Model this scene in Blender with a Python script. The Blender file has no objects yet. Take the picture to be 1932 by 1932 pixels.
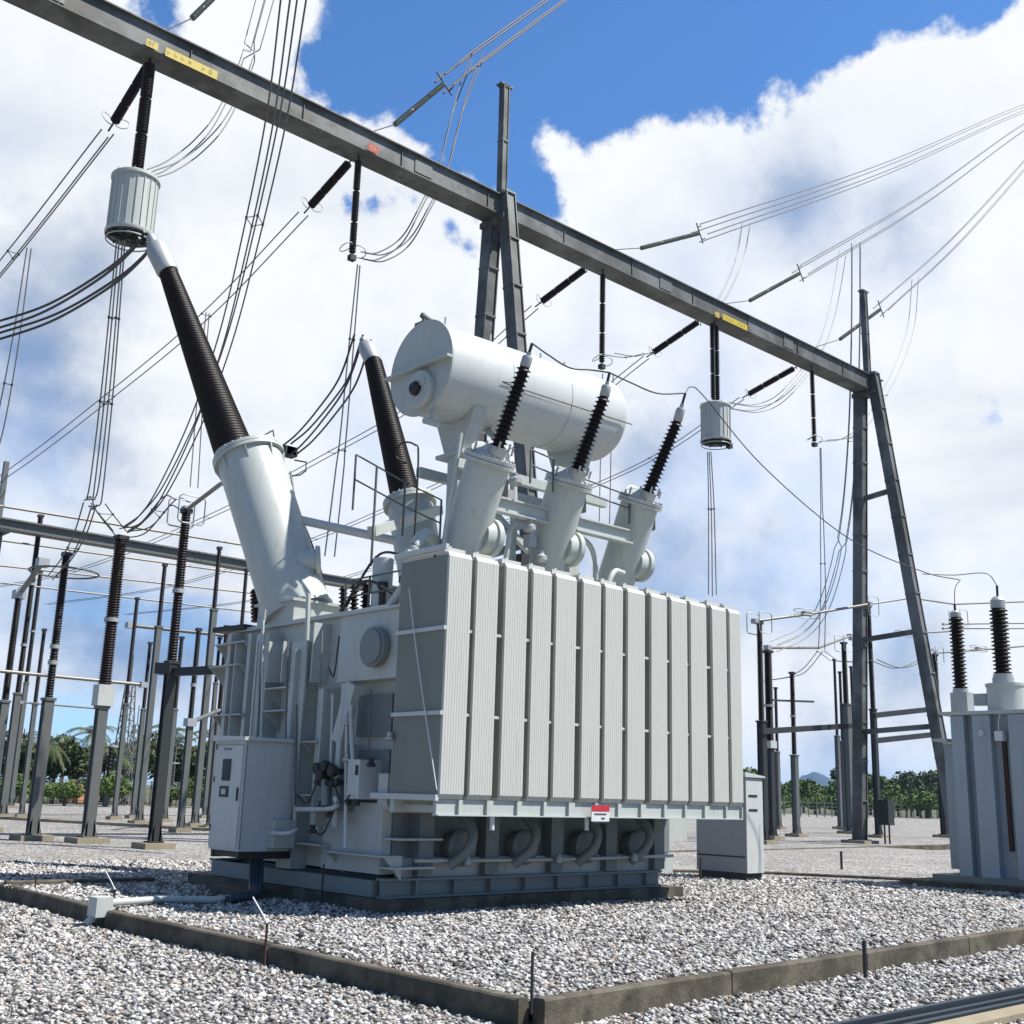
import bpy, math, random
import numpy as np
from mathutils import Vector, Matrix
random.seed(7); rng=np.random.default_rng(7)
C=bpy.context.scene.collection; sc=bpy.context.scene
V=Vector
# ---------------------------------------------------------------- camera
# photogrammetry of the photograph: pixel positions on a 1932 px wide print
F=2173.; CX=966.; H=1.65
def _n(v): return v/np.linalg.norm(v)
def ray(x,y): return np.array([(x-CX)/F,-(y-CX)/F,-1.])
_X=_n(ray(3413,1572)); _Y=ray(-1082,1440); _Y=_n(_Y-_X*_X.dot(_Y)); _Z=np.cross(_X,_Y)
R=np.array([_X,_Y,_Z]); O=np.array([0,0,H])
def at(px,py,ax,v):
    """surveyed point: sight line through the print at (px,py) met with the real plane ax=v"""
    d=R@ray(px,py); i='xyz'.index(ax); return V(O+d*(v-O[i])/d[i])
def face(px,py,b):
    """height survey on an upright object standing at b"""
    d=R@ray(px,py); q=b[0]**2+b[1]**2; return V(O+d*q/(d[0]*b[0]+d[1]*b[1]))
cam=bpy.data.cameras.new('camera'); co=bpy.data.objects.new('camera',cam); C.objects.link(co); sc.camera=co
M4=Matrix.Identity(4)
for i in range(3):
    for j in range(3): M4[i][j]=R[i][j]
M4[2][3]=H; co.matrix_world=M4
cam.sensor_width=36; cam.lens=36*F/1932; cam.clip_start=.1; cam.clip_end=20000
# ---------------------------------------------------------------- light
SUN=V((.36,-.42,.83)).normalized()
sl=bpy.data.lights.new('sun','SUN'); sl.energy=5.0; sl.angle=math.radians(.53); sl.color=(1,.955,.89)
so=bpy.data.objects.new('sun',sl); C.objects.link(so); so.rotation_euler=SUN.to_track_quat('Z','Y').to_euler()
sc.view_settings.view_transform='Standard'; sc.view_settings.look='None'; sc.view_settings.exposure=0.7; sc.view_settings.gamma=1
W=bpy.data.worlds.new('World'); sc.world=W; W.use_nodes=True
wn=W.node_tree; wn.nodes.clear()
def nd(t,tr=None,**k):
    tr=tr or wn; n=tr.nodes.new(t)
    for a,b in k.items(): setattr(n,a,b)
    return n
def lk(a,b,tr=None): (tr or wn).links.new(a,b)
def math_(op,a,b=None,tr=None,c=None,clamp=False):
    n=nd('ShaderNodeMath',tr,operation=op,use_clamp=clamp)
    for i,x in enumerate((a,b,c)):
        if x is None: continue
        if isinstance(x,(int,float)): n.inputs[i].default_value=x
        else: lk(x,n.inputs[i],tr)
    return n.outputs[0]
def mixc(f,a,b,tr=None,bt='MIX'):
    n=nd('ShaderNodeMix',tr,data_type='RGBA',blend_type=bt)
    for s,x in ((n.inputs[0],f),(n.inputs[6],a),(n.inputs[7],b)):
        if isinstance(x,(int,float)): s.default_value=x
        elif isinstance(x,tuple): s.default_value=(*x,1)
        else: lk(x,s,tr)
    return n.outputs[2]
tc=nd('ShaderNodeTexCoord'); D0=tc.outputs['Generated']
def noise(vec,scale,detail=6,rough=.55,tr=None,dist=0):
    n=nd('ShaderNodeTexNoise',tr); n.inputs['Scale'].default_value=scale; n.inputs['Detail'].default_value=detail
    n.inputs['Roughness'].default_value=rough; n.inputs['Distortion'].default_value=dist
    lk(vec,n.inputs['Vector'],tr); return n.outputs[0]
def smooth(x,a,b,tr=None):
    n=nd('ShaderNodeMapRange',tr,interpolation_type='SMOOTHSTEP'); lk(x,n.inputs[0],tr)
    n.inputs[1].default_value=a; n.inputs[2].default_value=b; return n.outputs[0]
def blobs(lst,amp):
    cur=None
    for (px,py,r) in lst:
        d=_n(R@ray(px,py)); k=1/np.linalg.norm(ray(px,py))
        vd=nd('ShaderNodeVectorMath',operation='DISTANCE'); lk(D0,vd.inputs[0]); vd.inputs[1].default_value=tuple(d)
        s=math_('SUBTRACT',r/F*k,vd.outputs['Value'])
        cur=s if cur is None else math_('SMOOTH_MAX',cur,s,c=.012)
    return cur
holes=[(760,30,165),(640,70,60),(600,150,45),(700,130,110),(850,150,150),(1000,60,200),(1220,40,165),(1390,100,112),(1480,50,120),(930,250,130),(985,335,70),(1015,370,45),(830,330,75),(1040,395,30),(780,380,38),(1280,-40,250),
       (1560,10,115),(1620,-40,75),(1730,-60,125),(1850,-10,95),(1870,105,40),(300,10,40),(660,385,16),(700,392,14),(850,425,38),(885,470,26),(1878,775,30),(1880,760,20),(1425,215,20),(1100,150,130),(940,440,34),(900,400,40),
       (1100,-200,300),(1600,-240,220)]
n1=noise(D0,5.5,9,.55); n2=noise(D0,24,8,.62)
nf=math_('ADD',math_('MULTIPLY',math_('SUBTRACT',n1,.5),.085),math_('MULTIPLY',math_('SUBTRACT',n2,.5),.062))
hf=math_('ADD',blobs(holes,1),nf)
blue=smooth(hf,-.003,.012)
# scattered cumulus behind the camera and low down: unseen sky, mostly opened to cut fill light
fw=_n(R@np.array([0,0,-1.]))
dt=nd('ShaderNodeVectorMath',operation='DOT_PRODUCT'); lk(D0,dt.inputs[0]); dt.inputs[1].default_value=tuple(_n(fw*np.array([1,1,.6])))
back=smooth(dt.outputs['Value'],.72,.42)
b2=math_('MULTIPLY',back,smooth(noise(D0,3.1,8,.55),.34,.44))
blue=math_('MAXIMUM',blue,b2)
sep=nd('ShaderNodeSeparateXYZ'); lk(D0,sep.inputs[0]); Zc=sep.outputs[2]
# streaky low bands of thin blue between the clouds near the horizon
mp=nd('ShaderNodeMapping'); mp.inputs['Scale'].default_value=(1,1,4.2); lk(D0,mp.inputs[0])
nb=noise(mp.outputs[0],3.4,6,.5)
low=math_('MULTIPLY',smooth(Zc,.30,.05),smooth(nb,.50,.66))
low=math_('ADD',math_('MULTIPLY',low,.45),math_('MULTIPLY',smooth(Zc,.07,.0),.25))
low=math_('ADD',low,math_('MULTIPLY',smooth(blobs([(150,1360,60),(1880,1400,60),(1400,900,50),(820,1300,60)],1),-.03,.03),.45))
thin=math_('MULTIPLY',math_('MULTIPLY',smooth(noise(D0,4.7,5,.55),.44,.68),smooth(Zc,.62,.35)),.34)
veil=math_('MAXIMUM',low,thin); blue=math_('MAXIMUM',blue,veil,clamp=True)
sky=nd('ShaderNodeTexSky',sky_type='NISHITA'); sky.sun_disc=False
sky.sun_elevation=math.asin(SUN.z); sky.sun_rotation=math.atan2(SUN.x,SUN.y); sky.altitude=0; sky.air_density=1.0; sky.dust_density=.2; sky.ozone_density=2.2
skyc=mixc(1.0,sky.outputs[0],mixc(smooth(Zc,.02,.30),(.60,.92,1.35),(.66,1.04,1.40)),bt='MULTIPLY')
# cloud brightness: sunlit white with blue-grey undersides
dark=[(1230,1075,120),(1100,1060,60),(180,1140,120),(330,1210,90),(60,1150,60),(1560,1180,70),(1700,1250,70),(1560,1410,50),(60,620,120),(150,520,90),(1500,400,60),(1700,430,50),(1240,860,50),(1430,1120,70),(80,800,120)]
dk=smooth(math_('ADD',blobs(dark,1),math_('MULTIPLY',nf,1.5)),-.05,.06)
g1=smooth(noise(mp.outputs[0],1.9,7,.55),.44,.70)
gray=math_('ADD',math_('MULTIPLY',dk,.80),math_('MULTIPLY',math_('MULTIPLY',g1,smooth(Zc,.62,.30)),.42),clamp=True)
puff=math_('MULTIPLY',math_('SUBTRACT',noise(D0,11,7,.6),.5),.9)
gray=math_('ADD',gray,math_('MULTIPLY',puff,.46),clamp=True)
cl=mixc(gray,(7.0,7.15,7.3),(1.95,2.75,4.2))
skyc=mixc(math_('MULTIPLY',back,.55),skyc,(.9,1.6,2.9)); bgc=mixc(blue,cl,skyc)  # unseen sky behind the camera deepened to lower the fill on shaded faces
bg=nd('ShaderNodeBackground'); bg.inputs[1].default_value=.086; lk(bgc,bg.inputs[0])
wo=nd('ShaderNodeOutputWorld'); lk(bg.outputs[0],wo.inputs[0])
# ---------------------------------------------------------------- materials
MAT={}
def mat(name,col,rough=.6,metal=0,var=.12,scale=3,bump=.0,bscale=40,spec=.5,dirt=None,dirt_scale=(2,2,.35),dirt_amt=.5,col2=None):
    g_=.74; col=tuple(x*g_ for x in col); col2=col2 and tuple(x*g_ for x in col2); dirt=dirt and tuple(x*g_ for x in dirt)
    m=bpy.data.materials.new(name); m.use_nodes=True; t=m.node_tree; b=t.nodes['Principled BSDF']
    tcn=nd('ShaderNodeTexCoord',t); o=tcn.outputs['Object']
    n=noise(o,scale,5,.6,t); k=math_('MULTIPLY_ADD',n,2*var,t,c=1-var)
    c=mixc(1.0,col if not col2 else mixc(smooth(noise(o,scale*.7,4,.6,t),.42,.6,t),col,col2,t),nd_rgb(k,t),t,'MULTIPLY')
    if dirt:
        mpp=nd('ShaderNodeMapping',t); mpp.inputs['Scale'].default_value=dirt_scale; lk(o,mpp.inputs[0],t)
        dn=smooth(noise(mpp.outputs[0],2.5,7,.65,t),.50,.78,t)
        c=mixc(math_('MULTIPLY',dn,dirt_amt,t),c,dirt,t)
    lk(c,b.inputs['Base Color'],t)
    b.inputs['Roughness'].default_value=rough; b.inputs['Metallic'].default_value=metal
    b.inputs['Specular IOR Level'].default_value=spec
    if bump:
        bn=nd('ShaderNodeBump',t); bn.inputs['Strength'].default_value=bump; bn.inputs['Distance'].default_value=.01
        lk(noise(o,bscale,4,.6,t),bn.inputs['Height'],t); lk(bn.outputs[0],b.inputs['Normal'],t)
    MAT[name]=m; return m
def nd_rgb(v,t):
    n=nd('ShaderNodeCombineColor',t)
    for i in range(3): lk(v,n.inputs[i],t)
    return n.outputs[0]
mat('paint',(.55,.585,.55),.45,0,.09,1.3,.04,25,.5,(.27,.255,.19),(5,5,.45),.42)
mat('paint_fin',(.625,.63,.575),.5,0,.04,1.1,0,25,.45,(.40,.38,.29),(9,9,.35),.38)
mat('dark_paint_and_shade',(.22,.25,.245),.5,0,.12,2)  # dark paint, also used to put shade under radiators and in recesses
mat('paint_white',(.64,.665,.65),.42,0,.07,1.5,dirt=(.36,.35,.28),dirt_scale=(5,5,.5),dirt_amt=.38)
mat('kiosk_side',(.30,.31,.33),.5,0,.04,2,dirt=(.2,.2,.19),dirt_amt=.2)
mat('galv',(.17,.178,.168),.55,.35,.22,1.5,.05,30,.5,(.13,.12,.09),(1.5,1.5,.4),.5)
mat('gantry',(.105,.108,.10),.6,.2,.3,.8,.04,20,.4,(.05,.042,.03),(1,1,1),.7,col2=(.19,.20,.195))
mat('dark_steel',(.045,.048,.045),.55,.3,.25,2)
mat('porcelain',(.010,.005,.004),.5,0,.25,3,spec=.28)
mat('porcelain_red',(.022,.009,.007),.5,0,.3,2,spec=.28)
mat('glass_string',(.17,.19,.15),.35,0,.2,3)
mat('cast',(.50,.51,.50),.5,.4,.1,6)
mat('wire',(.13,.135,.14),.5,.5,.1,1)
mat('wire_light',(.27,.265,.26),.5,.5,.1,1)
mat('wire_black',(.03,.03,.035),.5,0,.1,1)
mat('tube',(.30,.285,.25),.5,.4,.15,1)
mat('trap',(.58,.61,.57),.5,0,.08,4,dirt=(.33,.34,.28),dirt_scale=(6,6,.4),dirt_amt=.6)
mat('concrete',(.098,.088,.068),.9,0,.4,3.5,.8,30,.2,(.035,.036,.03),(1.3,1.3,1.6),.8,col2=(.165,.148,.115))
mat('footing',(.36,.31,.22),.9,0,.25,3,.3,30,.2,(.18,.14,.09),(2,2,2),.5)
mat('glass_dark',(.015,.02,.018),.12,0,.1,3)
mat('black',(.012,.012,.014),.5,0,.1,3)
mat('yellow',(.62,.47,.03),.5,0,.1,3)
mat('red',(.55,.03,.04),.5,0,.1,3)
mat('white',(.78,.78,.78),.5,0,.03,3)
mat('ink',(.05,.05,.05),.6,0,.03,3)
mat('faded_ink',(.36,.27,.03),.6,0,.2,3)
mat('cable_blue',(.05,.08,.105),.5,0,.2,4)
mat('rail',(.05,.065,.08),.45,.4,.2,4)
mat('paint_blue',(.40,.465,.51),.45,0,.09,1.3,.04,25,.5,(.25,.26,.24),(4,4,.4),.4)
mat('rust',(.07,.03,.02),.8,0,.3,5)
mat('bark',(.13,.11,.08),.9,0,.3,5)
mat('leaf',(.055,.085,.022),.6,0,.5,.9,spec=.3,col2=(.11,.125,.04))
mat('leaf_bright',(.12,.19,.028),.6,0,.45,.8,spec=.3,col2=(.07,.12,.02))
mat('leaf_dry',(.26,.21,.09),.7,0,.4,.8,spec=.2,col2=(.14,.15,.04))
mat('hill',(.022,.040,.030),.9,0,.3,.004)
mat('clay',(.45,.20,.10),.8,0,.2,2)
mat('bluebox',(.22,.28,.33),.5,0,.1,2)
# ---------------------------------------------------------------- mesh kit
ROOT={}
class MB:
    def __init__(s): s.v=[]; s.f=[]; s.sm=[]
    def add(s,vs,fs,smooth=False):
        o=len(s.v); s.v+= [tuple(v) for v in vs]; s.f+=[tuple(i+o for i in f) for f in fs]; s.sm+=[smooth]*len(fs); return s
    def box(s,a,b):
        x0,x1=sorted((a[0],b[0])); y0,y1=sorted((a[1],b[1])); z0,z1=sorted((a[2],b[2]))
        return s.add([(x0,y0,z0),(x1,y0,z0),(x1,y1,z0),(x0,y1,z0),(x0,y0,z1),(x1,y0,z1),(x1,y1,z1),(x0,y1,z1)],
              [(0,3,2,1),(4,5,6,7),(0,1,5,4),(1,2,6,5),(2,3,7,6),(3,0,4,7)])
    def frame(s,p,q,up=(0,0,1)):
        p=V(p);q=V(q); d=(q-p).normalized(); u=V(up)
        if abs(d.dot(u.normalized()))>.98: u=V((0,1,0))
        a=d.cross(u).normalized(); b=a.cross(d).normalized(); return p,q,d,a,b
    def beam(s,p,q,w,h=None,up=(0,0,1),w2=None,h2=None):
        h=h or w; w2=w2 or w; h2=h2 or (h if w2==w else w2); p,q,d,a,b=s.frame(p,q,up)
        vs=[]
        for c,ww,hh in ((p,w,h),(q,w2,h2)):
            for i,j in ((-1,-1),(1,-1),(1,1),(-1,1)): vs.append(c+a*(i*ww/2)+b*(j*hh/2))
        return s.add(vs,[(0,1,2,3),(7,6,5,4),(0,4,5,1),(1,5,6,2),(2,6,7,3),(3,7,4,0)])
    def ibeam(s,p,q,w,h,t=.03,up=(0,0,1)):
        p,q,d,a,b=s.frame(p,q,up)
        s.beam(p+b*(h/2-t/2),q+b*(h/2-t/2),w,t,up); s.beam(p-b*(h/2-t/2),q-b*(h/2-t/2),w,t,up); s.beam(p,q,t,h-2*t,up); return s
    def cyl(s,p,q,r,r2=None,n=20,caps=True):
        r2=r if r2 is None else r2; p,q,d,a,b=s.frame(p,q)
        vs=[];
        for c,rr in ((p,r),(q,r2)):
            for i in range(n):
                t=2*math.pi*i/n; vs.append(c+a*(math.cos(t)*rr)+b*(math.sin(t)*rr))
        s.add(vs,[(i,(i+1)%n,n+(i+1)%n,n+i) for i in range(n)],True)
        if caps: s.add(vs[:n],[tuple(reversed(range(n)))]); s.add(vs[n:],[tuple(range(n))])
        return s
    def lathe(s,p,q,prof,n=20,smooth=True,caps=True):
        """prof: (fraction along p-q, radius)"""
        p,q,d,a,b=s.frame(p,q); L=(q-p)
        LL=L.length
        def circ(t,r):
            c=p+L*t; return [c+a*(math.cos(2*math.pi*i/n)*r)+b*(math.sin(2*math.pi*i/n)*r) for i in range(n)]
        ang=[math.atan2(prof[k+1][1]-prof[k][1],(prof[k+1][0]-prof[k][0])*LL) for k in range(len(prof)-1)]
        g0=0
        for k in range(1,len(prof)):
            if k==len(prof)-1 or (len(prof)<26 and abs(ang[k]-ang[k-1])>.6):   # sharp corner: shade the two sides apart
                vs=[v for t,r in prof[g0:k+1] for v in circ(t,r)]
                s.add(vs,[(j*n+i,j*n+(i+1)%n,(j+1)*n+(i+1)%n,(j+1)*n+i) for j in range(k-g0) for i in range(n)],smooth); g0=k
        if caps: s.add(circ(*prof[0]),[tuple(reversed(range(n)))]); s.add(circ(*prof[-1]),[tuple(range(n))])
        return s
    def tube(s,pts,r,n=6):
        pts=[V(p) for p in pts]; vs=[]; m=len(pts)
        for k,p in enumerate(pts):
            d=(pts[min(k+1,m-1)]-pts[max(k-1,0)]).normalized(); u=V((0,0,1))
            if abs(d.z)>.95: u=V((0,1,0))
            a=d.cross(u).normalized(); b=a.cross(d).normalized()
            for i in range(n):
                w=2*math.pi*i/n; vs.append(p+a*(math.cos(w)*r)+b*(math.sin(w)*r))
        s.add(vs,[(k*n+i,k*n+(i+1)%n,(k+1)*n+(i+1)%n,(k+1)*n+i) for k in range(m-1) for i in range(n)],True)
        s.add(vs[:n],[tuple(reversed(range(n)))]); s.add(vs[-n:],[tuple(range(n))]); return s
    def ring(s,c,ax,R_,r,n=24,sx=1):
        p,q,d,a,b=s.frame(V(c),V(c)+V(ax)); pts=[V(c)+a*(math.cos(2*math.pi*i/n)*R_*sx)+b*(math.sin(2*math.pi*i/n)*R_) for i in range(n+1)]
        return s.tube(pts,r,6)
    def build(s,name,m,parent=None,smooth=None):
        me=bpy.data.meshes.new(name); off=V((0,0,0)); r=parent
        while r is not None:
            off+=V(r.location); r=r.parent
        me.from_pydata([tuple(V(v)-off) for v in s.v],[],s.f)
        me.polygons.foreach_set('use_smooth',s.sm if smooth is None else [smooth]*len(s.f))
        me.materials.append(MAT[m] if isinstance(m,str) else m); me.update()
        o=bpy.data.objects.new(name,me); C.objects.link(o); o.parent=parent
        if parent is None: pass
        return o
def tag(o,label=None,cat=None,group=None,kind=None):
    if label: o['label']=label
    if cat: o['category']=cat
    if group: o['group']=group
    if kind: o['kind']=kind
    return o
def thing(name,label,cat,loc,group=None):
    o=bpy.data.objects.new(name,None); C.objects.link(o); o.location=V(loc); o.empty_display_size=.3
    return tag(o,label,cat,group)
def spline(P,n=10):
    P=[V(p) for p in P]
    if len(P)==2: return [P[0].lerp(P[1],i/n) for i in range(n+1)]
    P=[2*P[0]-P[1]]+P+[2*P[-1]-P[-2]]; out=[]
    for k in range(1,len(P)-2):
        a,b,c,d=P[k-1:k+3]
        for i in range(n):
            t=i/n; out.append(.5*((2*b)+(c-a)*t+(2*a-5*b+4*c-d)*t*t+(3*b-a-3*c+d)*t**3))
    out.append(P[-2]); return out
def shedprof(L,core,shed,pitch):
    n=max(3,int(L/pitch)); pr=[(0,core)]
    for i in range(n):
        a=i/n; pr+=[(a+.12/n,core),(a+.30/n,shed),(a+.42/n,shed*.985),(a+.72/n,core)]
    pr.append((1,core)); return pr
def taper(pr,k): return [(t,r*(1-(1-k)*t)) for t,r in pr]
def insul(p,q,core,shed,pitch=.075,n=14,k=1.0,mb=None):
    mb=mb or MB(); L=(V(q)-V(p)).length; return mb.lathe(p,q,taper(shedprof(L,core,shed,pitch),k),n)
# ---------------------------------------------------------------- ground
def gravel_mat():
    m=bpy.data.materials.new('gravel_ground'); m.use_nodes=True; t=m.node_tree; b=t.nodes['Principled BSDF']
    o=nd('ShaderNodeTexCoord',t).outputs['Object']
    v=nd('ShaderNodeTexVoronoi',t); v.inputs['Scale'].default_value=22; lk(o,v.inputs['Vector'],t); v.inputs['Randomness'].default_value=1
    sp=nd('ShaderNodeSeparateColor',t); lk(v.outputs['Color'],sp.inputs[0],t)
    r=nd('ShaderNodeValToRGB',t); lk(sp.outputs[0],r.inputs[0],t); ramp(r)
    c=mixc(smooth(v.outputs['Distance'],.5,.85,t),r.outputs[0],(.10,.095,.09),t)
    big=math_('MULTIPLY_ADD',noise(o,.35,6,.65,t),.9,t,c=.52)
    mid=math_('MULTIPLY_ADD',noise(o,2.4,4,.6,t),.35,t,c=.82)
    c=mixc(1.0,c,nd_rgb(math_('MULTIPLY',big,mid,t),t),t,'MULTIPLY')
    tint=mixc(smooth(noise(o,.12,4,.6,t),.45,.7,t),(1,1,1),(1.0,.975,.94),t)
    c=mixc(1.0,c,tint,t,'MULTIPLY')
    lk(c,b.inputs['Base Color'],t); b.inputs['Roughness'].default_value=.9; b.inputs['Specular IOR Level'].default_value=.2
    bn=nd('ShaderNodeBump',t); bn.inputs['Strength'].default_value=.8; bn.inputs['Distance'].default_value=.03
    lk(math_('ADD',math_('MULTIPLY',sp.outputs[1],.6,t),math_('MULTIPLY',v.outputs['Distance'],-1.0,t),t),bn.inputs['Height'],t); lk(bn.outputs[0],b.inputs['Normal'],t)
    MAT['gravel_ground']=m
def ramp(r):
    e=r.color_ramp; e.interpolation='LINEAR'
    pts=[(0,(.06,.06,.058)),(.14,(.12,.115,.11)),(.30,(.27,.262,.25)),(.52,(.41,.40,.372)),(.78,(.55,.54,.525)),(.93,(.72,.71,.69)),(.975,(.45,.36,.28)),(1,(.30,.22,.17))]
    pts=[(a,tuple(x*.80 for x in b)) for a,b in pts]; e.elements[0].position=0; e.elements[0].color=(*pts[0][1],1); e.elements[1].position=1; e.elements[1].color=(*pts[-1][1],1)
    for p,c in pts[1:-1]: k=e.elements.new(p); k.color=(*c,1)
gravel_mat()
m=bpy.data.materials.new('stone'); m.use_nodes=True; t=m.node_tree; b=t.nodes['Principled BSDF']
gi=nd('ShaderNodeNewGeometry',t); r=nd('ShaderNodeValToRGB',t); lk(gi.outputs['Random Per Island'],r.inputs[0],t); ramp(r)
oo=nd('ShaderNodeTexCoord',t).outputs['Object']
k=math_('MULTIPLY',math_('MULTIPLY_ADD',noise(oo,60,3,.6,t),.6,t,c=.70),math_('MULTIPLY_ADD',noise(oo,.5,4,.6,t),.5,t,c=.78),t)
lk(mixc(1.0,r.outputs[0],nd_rgb(k,t),t,'MULTIPLY'),b.inputs['Base Color'],t); b.inputs['Roughness'].default_value=.85; b.inputs['Specular IOR Level'].default_value=.25
MAT['stone']=m
mat('field',(.10,.10,.04),.95,0,.4,.05,col2=(.07,.085,.025))
g=MB(); g.add([(-2500,-2500,-.06),(6000,-2500,-.06),(6000,6000,-.06),(-2500,6000,-.06)],[(0,1,2,3)]); tag(g.build('terrain','field'),kind='structure')
g=MB(); g.add([(-80,-80,0),(210,-80,0),(210,115,0),(190,122,0),(70,96,0),(20,88,0),(-80,80,0)],[tuple(range(7))]); tag(g.build('ground','gravel_ground'),kind='structure')
# the pit: kerb lines
K0=V((6.27,6.53,0)); KR=V((40,8.1,0)); KL=[V((6.27,6.53,0)),V((6.22,13.55,0)),V((6.5,18.3,0)),V((6.7,30,0))]
g=MB(); g.add([(6.35,6.6,.17),(40,8.2,.17),(40,23.6,.17),(6.7,22.8,.17),(6.45,18.3,.17),(6.32,13.5,.17)],[tuple(range(6))]); tag(g.build('pit_gravel_bed','gravel_ground'),kind='structure')
def kerb(name,label,pts,w,z1,z0=-.03,m='concrete',joints=True):
    a=thing(name,label,'kerb',pts[0])
    for k in range(len(pts)-1):
        p,q=V(pts[k]),V(pts[k+1]); L=(q-p).length; n=max(1,int(L/2.4)); d=(q-p)/n; s=V((-d.y,d.x,0)).normalized()
        for i in range(n):
            mb=MB(); e0=p+d*(i+ (.004 if n>1 else 0)); e1=p+d*(i+.996); j=[random.uniform(-.006,.006) for _ in range(4)]
            b0=e0+V((0,0,z0)); b1=e1+V((0,0,z0)); t0=e0+V((0,0,z1+j[0])); t1=e1+V((0,0,z1+j[1])); bv=.015
            vs=[b0-s*w/2,b1-s*w/2,t1-s*w/2-V((0,0,bv)),t0-s*w/2-V((0,0,bv)),t0-s*(w/2-bv),t1-s*(w/2-bv),t1+s*(w/2-bv),t0+s*(w/2-bv),t0+s*w/2-V((0,0,bv)),t1+s*w/2-V((0,0,bv)),b1+s*w/2,b0+s*w/2]
            mb.add(vs,[(0,1,2,3),(3,2,5,4),(4,5,6,7),(7,6,9,8),(8,9,10,11),(0,3,4,7,8,11),(10,9,6,5,2,1)]); mb.build('kerb_block',m,a)
    return a
KX=.16
kerb('concrete_kerb','dark weathered concrete kerb running right from the near corner of the gravel pit',[K0+V((.063,0,0)),KR],.12,.205)
kerb('concrete_kerb','dark concrete kerb running left from the near corner, crossed by the grey cable conduit',[K0+V((0,.08,0)),KL[1],KL[2],KL[3]],.12,.205)
a=at(1440,1646,'z',.2); b=at(1785,1662,'z',.2)
kerb('concrete_kerb','low kerb on the gravel between the grey kiosk and the right-hand transformer',[V((a.x-2.2,a.y+1.4,0)),V((a.x,a.y,0)),V((b.x,b.y,0))],.14,.23,.1)
kerb('concrete_kerb','far low kerb behind the kiosk, in front of the right gantry leg',[V((26,22.6,0)),V((32,22.8,0)),V((47,24,0)),V((70,25,0))],.2,.2)
kerb('concrete_kerb','thin pale kerb line far back at the left among the post footings',[V((12,62,0)),V((18.76,53.2,0)),V((22.3,41,0)),V((27,30,0))],.2,.12,m='footing')
kerb('concrete_kerb','short kerb crossing the pit behind the left cable conduit',[V((6.4,17.6,0)),V((8.6,17.5,0))],.14,.25,.1)
# gravel stones: real stones over the nearer ground
def stones():
    N=165000
    r=np.sqrt(rng.random(N)*(25.**2-7.6**2)+7.6**2); keep=rng.random(N)<np.clip(1.25-(r-8)/22,.3,1); r=r[keep]
    a0=math.atan2(fw[1],fw[0]); th=a0+(rng.random(len(r))-.5)*math.radians(60)
    x=r*np.cos(th); y=r*np.sin(th)
    yk=6.53+(x-6.27)*(1.57/33.73); inpit=(x>6.3)&(y>yk)&(y<22.7)
    onk=((abs(x-6.27)<.10)&(y>6.4))|((abs(y-yk)<.10)&(x>6.2)); plinth=(x>8.95)&(x<14.9)&(y>12.05)&(y<17.2); pl2=(x>21.4)&(x<27)&(y>5)&(y<12.1); kio=(x>18.97)&(x<19.6)&(y>13.9)&(y<15.3)
    k=~(onk|plinth|pl2|kio); x=x[k];y=y[k];inpit=inpit[k];r=r[k]; n=len(x)
    s=(.0135+.016*rng.random(n)**2.2+.012*(rng.random(n)>.965))*(1+.028*(r-8))
    z=np.where(inpit,.17,0.)+s*.30+rng.random(n)*.014+.012*np.sin(x*1.7+np.sin(y*1.3))*np.sin(y*1.1)
    base=np.array([[1,0,0],[0,1,0],[-1,0,0],[0,-1,0],[.1,.1,1],[-.1,0,-1]],float)
    v=base[None]*(1+.7*(rng.random((n,6,1))-.5))+ .42*(rng.random((n,6,3))-.5)
    sc3=np.stack([1+.7*rng.random(n),.75+.4*rng.random(n),.5+.35*rng.random(n)],1)*s[:,None]; v=v*sc3[:,None,:]
    A=rng.random(n)*6.283; ca,sa=np.cos(A),np.sin(A); tl=(rng.random(n)-.5)*.9; ct,st=np.cos(tl),np.sin(tl)
    yy=v[:,:,1]*ct[:,None]-v[:,:,2]*st[:,None]; zz=v[:,:,1]*st[:,None]+v[:,:,2]*ct[:,None]; xx=v[:,:,0]
    vx=xx*ca[:,None]-yy*sa[:,None]+x[:,None]; vy=xx*sa[:,None]+yy*ca[:,None]+y[:,None]; vz=zz+z[:,None]
    co_=np.stack([vx,vy,vz],2).reshape(-1,3)
    f=np.array([[0,1,4],[1,2,4],[2,3,4],[3,0,4],[1,0,5],[2,1,5],[3,2,5],[0,3,5]]); f=(f[None]+6*np.arange(n)[:,None,None]).reshape(-1)
    me=bpy.data.meshes.new('gravel_stones'); me.vertices.add(len(co_)); me.vertices.foreach_set('co',co_.ravel())
    me.loops.add(len(f)); me.loops.foreach_set('vertex_index',f); me.polygons.add(len(f)//3)
    me.polygons.foreach_set('loop_start',np.arange(0,len(f),3)); me.polygons.foreach_set('loop_total',np.full(len(f)//3,3))
    me.update(calc_edges=True); me.materials.append(MAT['stone'])
    o=bpy.data.objects.new('gravel_stones',me); C.objects.link(o); tag(o,'loose grey and white crushed stone covering the ground','gravel',kind='stuff')
stones()
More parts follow.
